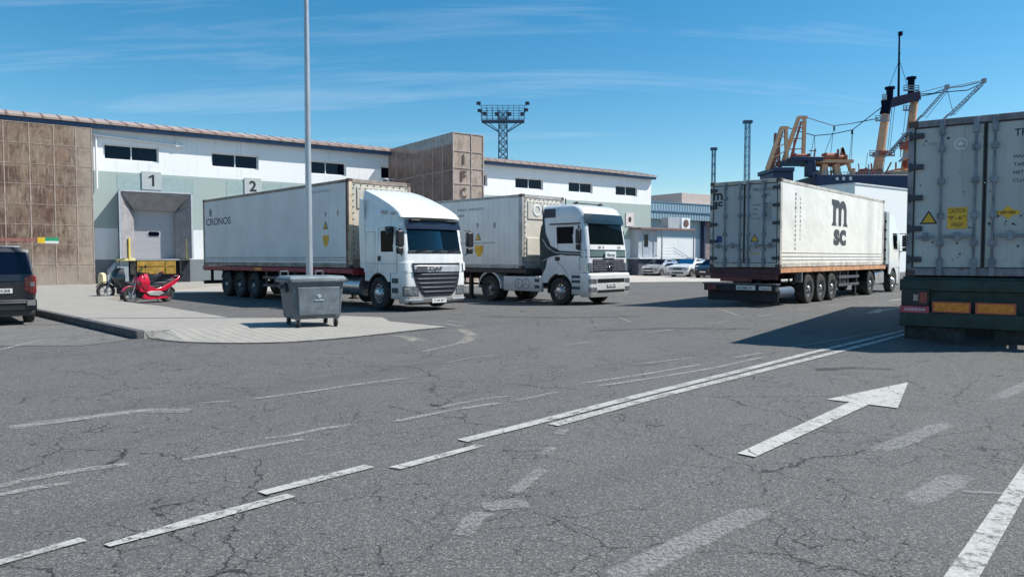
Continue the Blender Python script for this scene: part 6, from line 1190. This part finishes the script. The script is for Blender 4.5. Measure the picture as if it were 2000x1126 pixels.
for p_ in ([(1586, 267), (1578, 312)], [(1586, 267), (1588, 305)], [(1622, 260), (1606, 302)], [(1622, 260), (1618, 303)], [(1659, 262), (1652, 340)], [(1660, 262), (1657, 340)], [(1745, 128), (1728, 175)], [(1749, 128), (1764, 172)], [(1735, 215), (1728, 300)], [(1740, 212), (1732, 300)], [(1762, 215), (1758, 262)], [(1768, 212), (1766, 262)], [(1724, 300), (1720, 345)], [(1690, 300), (1684, 345)], [(1842, 182), (1800, 235)], [(1841, 180), (1855, 228)], [(1912, 166), (1855, 228)], [(1911, 170), (1848, 230)]): wire(p_, r=.045)
wire([(1787, 188), (1815, 186), (1840, 176), (1870, 173), (1912, 163)], r=.09); wire([(1787, 192), (1830, 184), (1880, 180), (1910, 166)], r=.09); wire([(1787, 185), (1838, 172)], r=.06); wire([(1842, 175), (1905, 162)], r=.06)
m.build('rigging', SW, shp)
for q in ((1722, 338, 1772, 350, -3, 3), (1740, 332, 1770, 338, -2, 2), (1645, 342, 1660, 350, -3, -1)): m = MB(); bx_(m, *q); m.build('deck_house', SC, shp, bevel=.08)
for u, v, r_ in ((1756, 324, .85), (1668, 340, .55), (1678, 341, .5), (1694, 341, .6)):
    a = sp_(u, v); MB().cyl((a[0], -3.6, a[2]), (a[0], -3.2, a[2]), r_, n=16).cyl((a[0], -2., a[2]), (a[0], -1.6, a[2]), r_, n=16).cyl((a[0], -3.2, a[2]), (a[0], -2., a[2]), r_*.6, n=16).cyl((a[0], -3.7, a[2]), (a[0], -3.6, a[2]), r_*.35, n=12).build('drum', SR, shp, smooth=40)
random.seed(11); mats_ = [SC, SR, SG, SD, SC, SR]
for i in range(34):
    u = random.uniform(1582, 1765); v = random.uniform(333, 345); y = random.uniform(-4.5, 3); w_ = random.uniform(.3, 1.3); a = sp_(u, v, y); m = MB()
    if i % 3 == 0: m.cyl((a[0], y, 12), a, .12).cyl((a[0], y, a[2]-.1), (a[0], y, a[2]+.35), .28, .3, 10)
    elif i % 3 == 1: m.box(a[0]-w_, y-.5, 12, a[0]+w_, y+.5, a[2]); m.box(a[0]-w_*.8, y-.55, a[2], a[0]-w_*.5, y+.55, a[2]+.3)
    else: m.bar((a[0], y, 12), (a[0]+random.uniform(-.6, .6), y, a[2]+random.uniform(.3, 2.2)), .14).bar((a[0]-.6, y, a[2]-.2), (a[0]+.8, y, a[2]), .1)
    m.build('deck_gear', mats_[i % 6], shp)
for (a, b, w_) in (((1502, 330), (1518, 268), .3), ((1507, 330), (1524, 258), .25), ((1540, 312), (1560, 240), .3), ((1546, 312), (1547, 275), .25), ((1585, 313), (1588, 292), .2), ((1576, 296), (1590, 296), .15), ((1644, 318), (1640, 300), .25), ((1700, 345), (1697, 320), .2), ((1722, 346), (1736, 318), .2), ((1745, 345), (1745, 318), .2)): MB().bar(sp_(*a, -2.5), sp_(*b, -2.5), w_).build('derrick_post', SR, shp)
m = MB()
for i in range(26): u = 1640+i*5.2; m.bar(sp_(u, 347, -5.4), sp_(u, 337, -5.4), .08)
for v in (337, 342): m.bar(sp_(1640, v, -5.4), sp_(1770, v, -5.4), .07)
for i in range(7): u = 1586+i*8; m.bar(sp_(u, 347, -5.4), sp_(u, 338, -5.4), .07)
m.bar(sp_(1586, 338, -5.4), sp_(1640, 338, -5.4), .07)
for i in range(9): z0 = 308-i*5.5; m.bar(sp_(1753, z0, 1), sp_(1762, z0, 1), .08)
m.bar(sp_(1753, 308, 1), sp_(1757, 262, 1), .1).bar(sp_(1762, 308, 1), sp_(1765, 262, 1), .1); m.build('deck_rail', SG, shp)
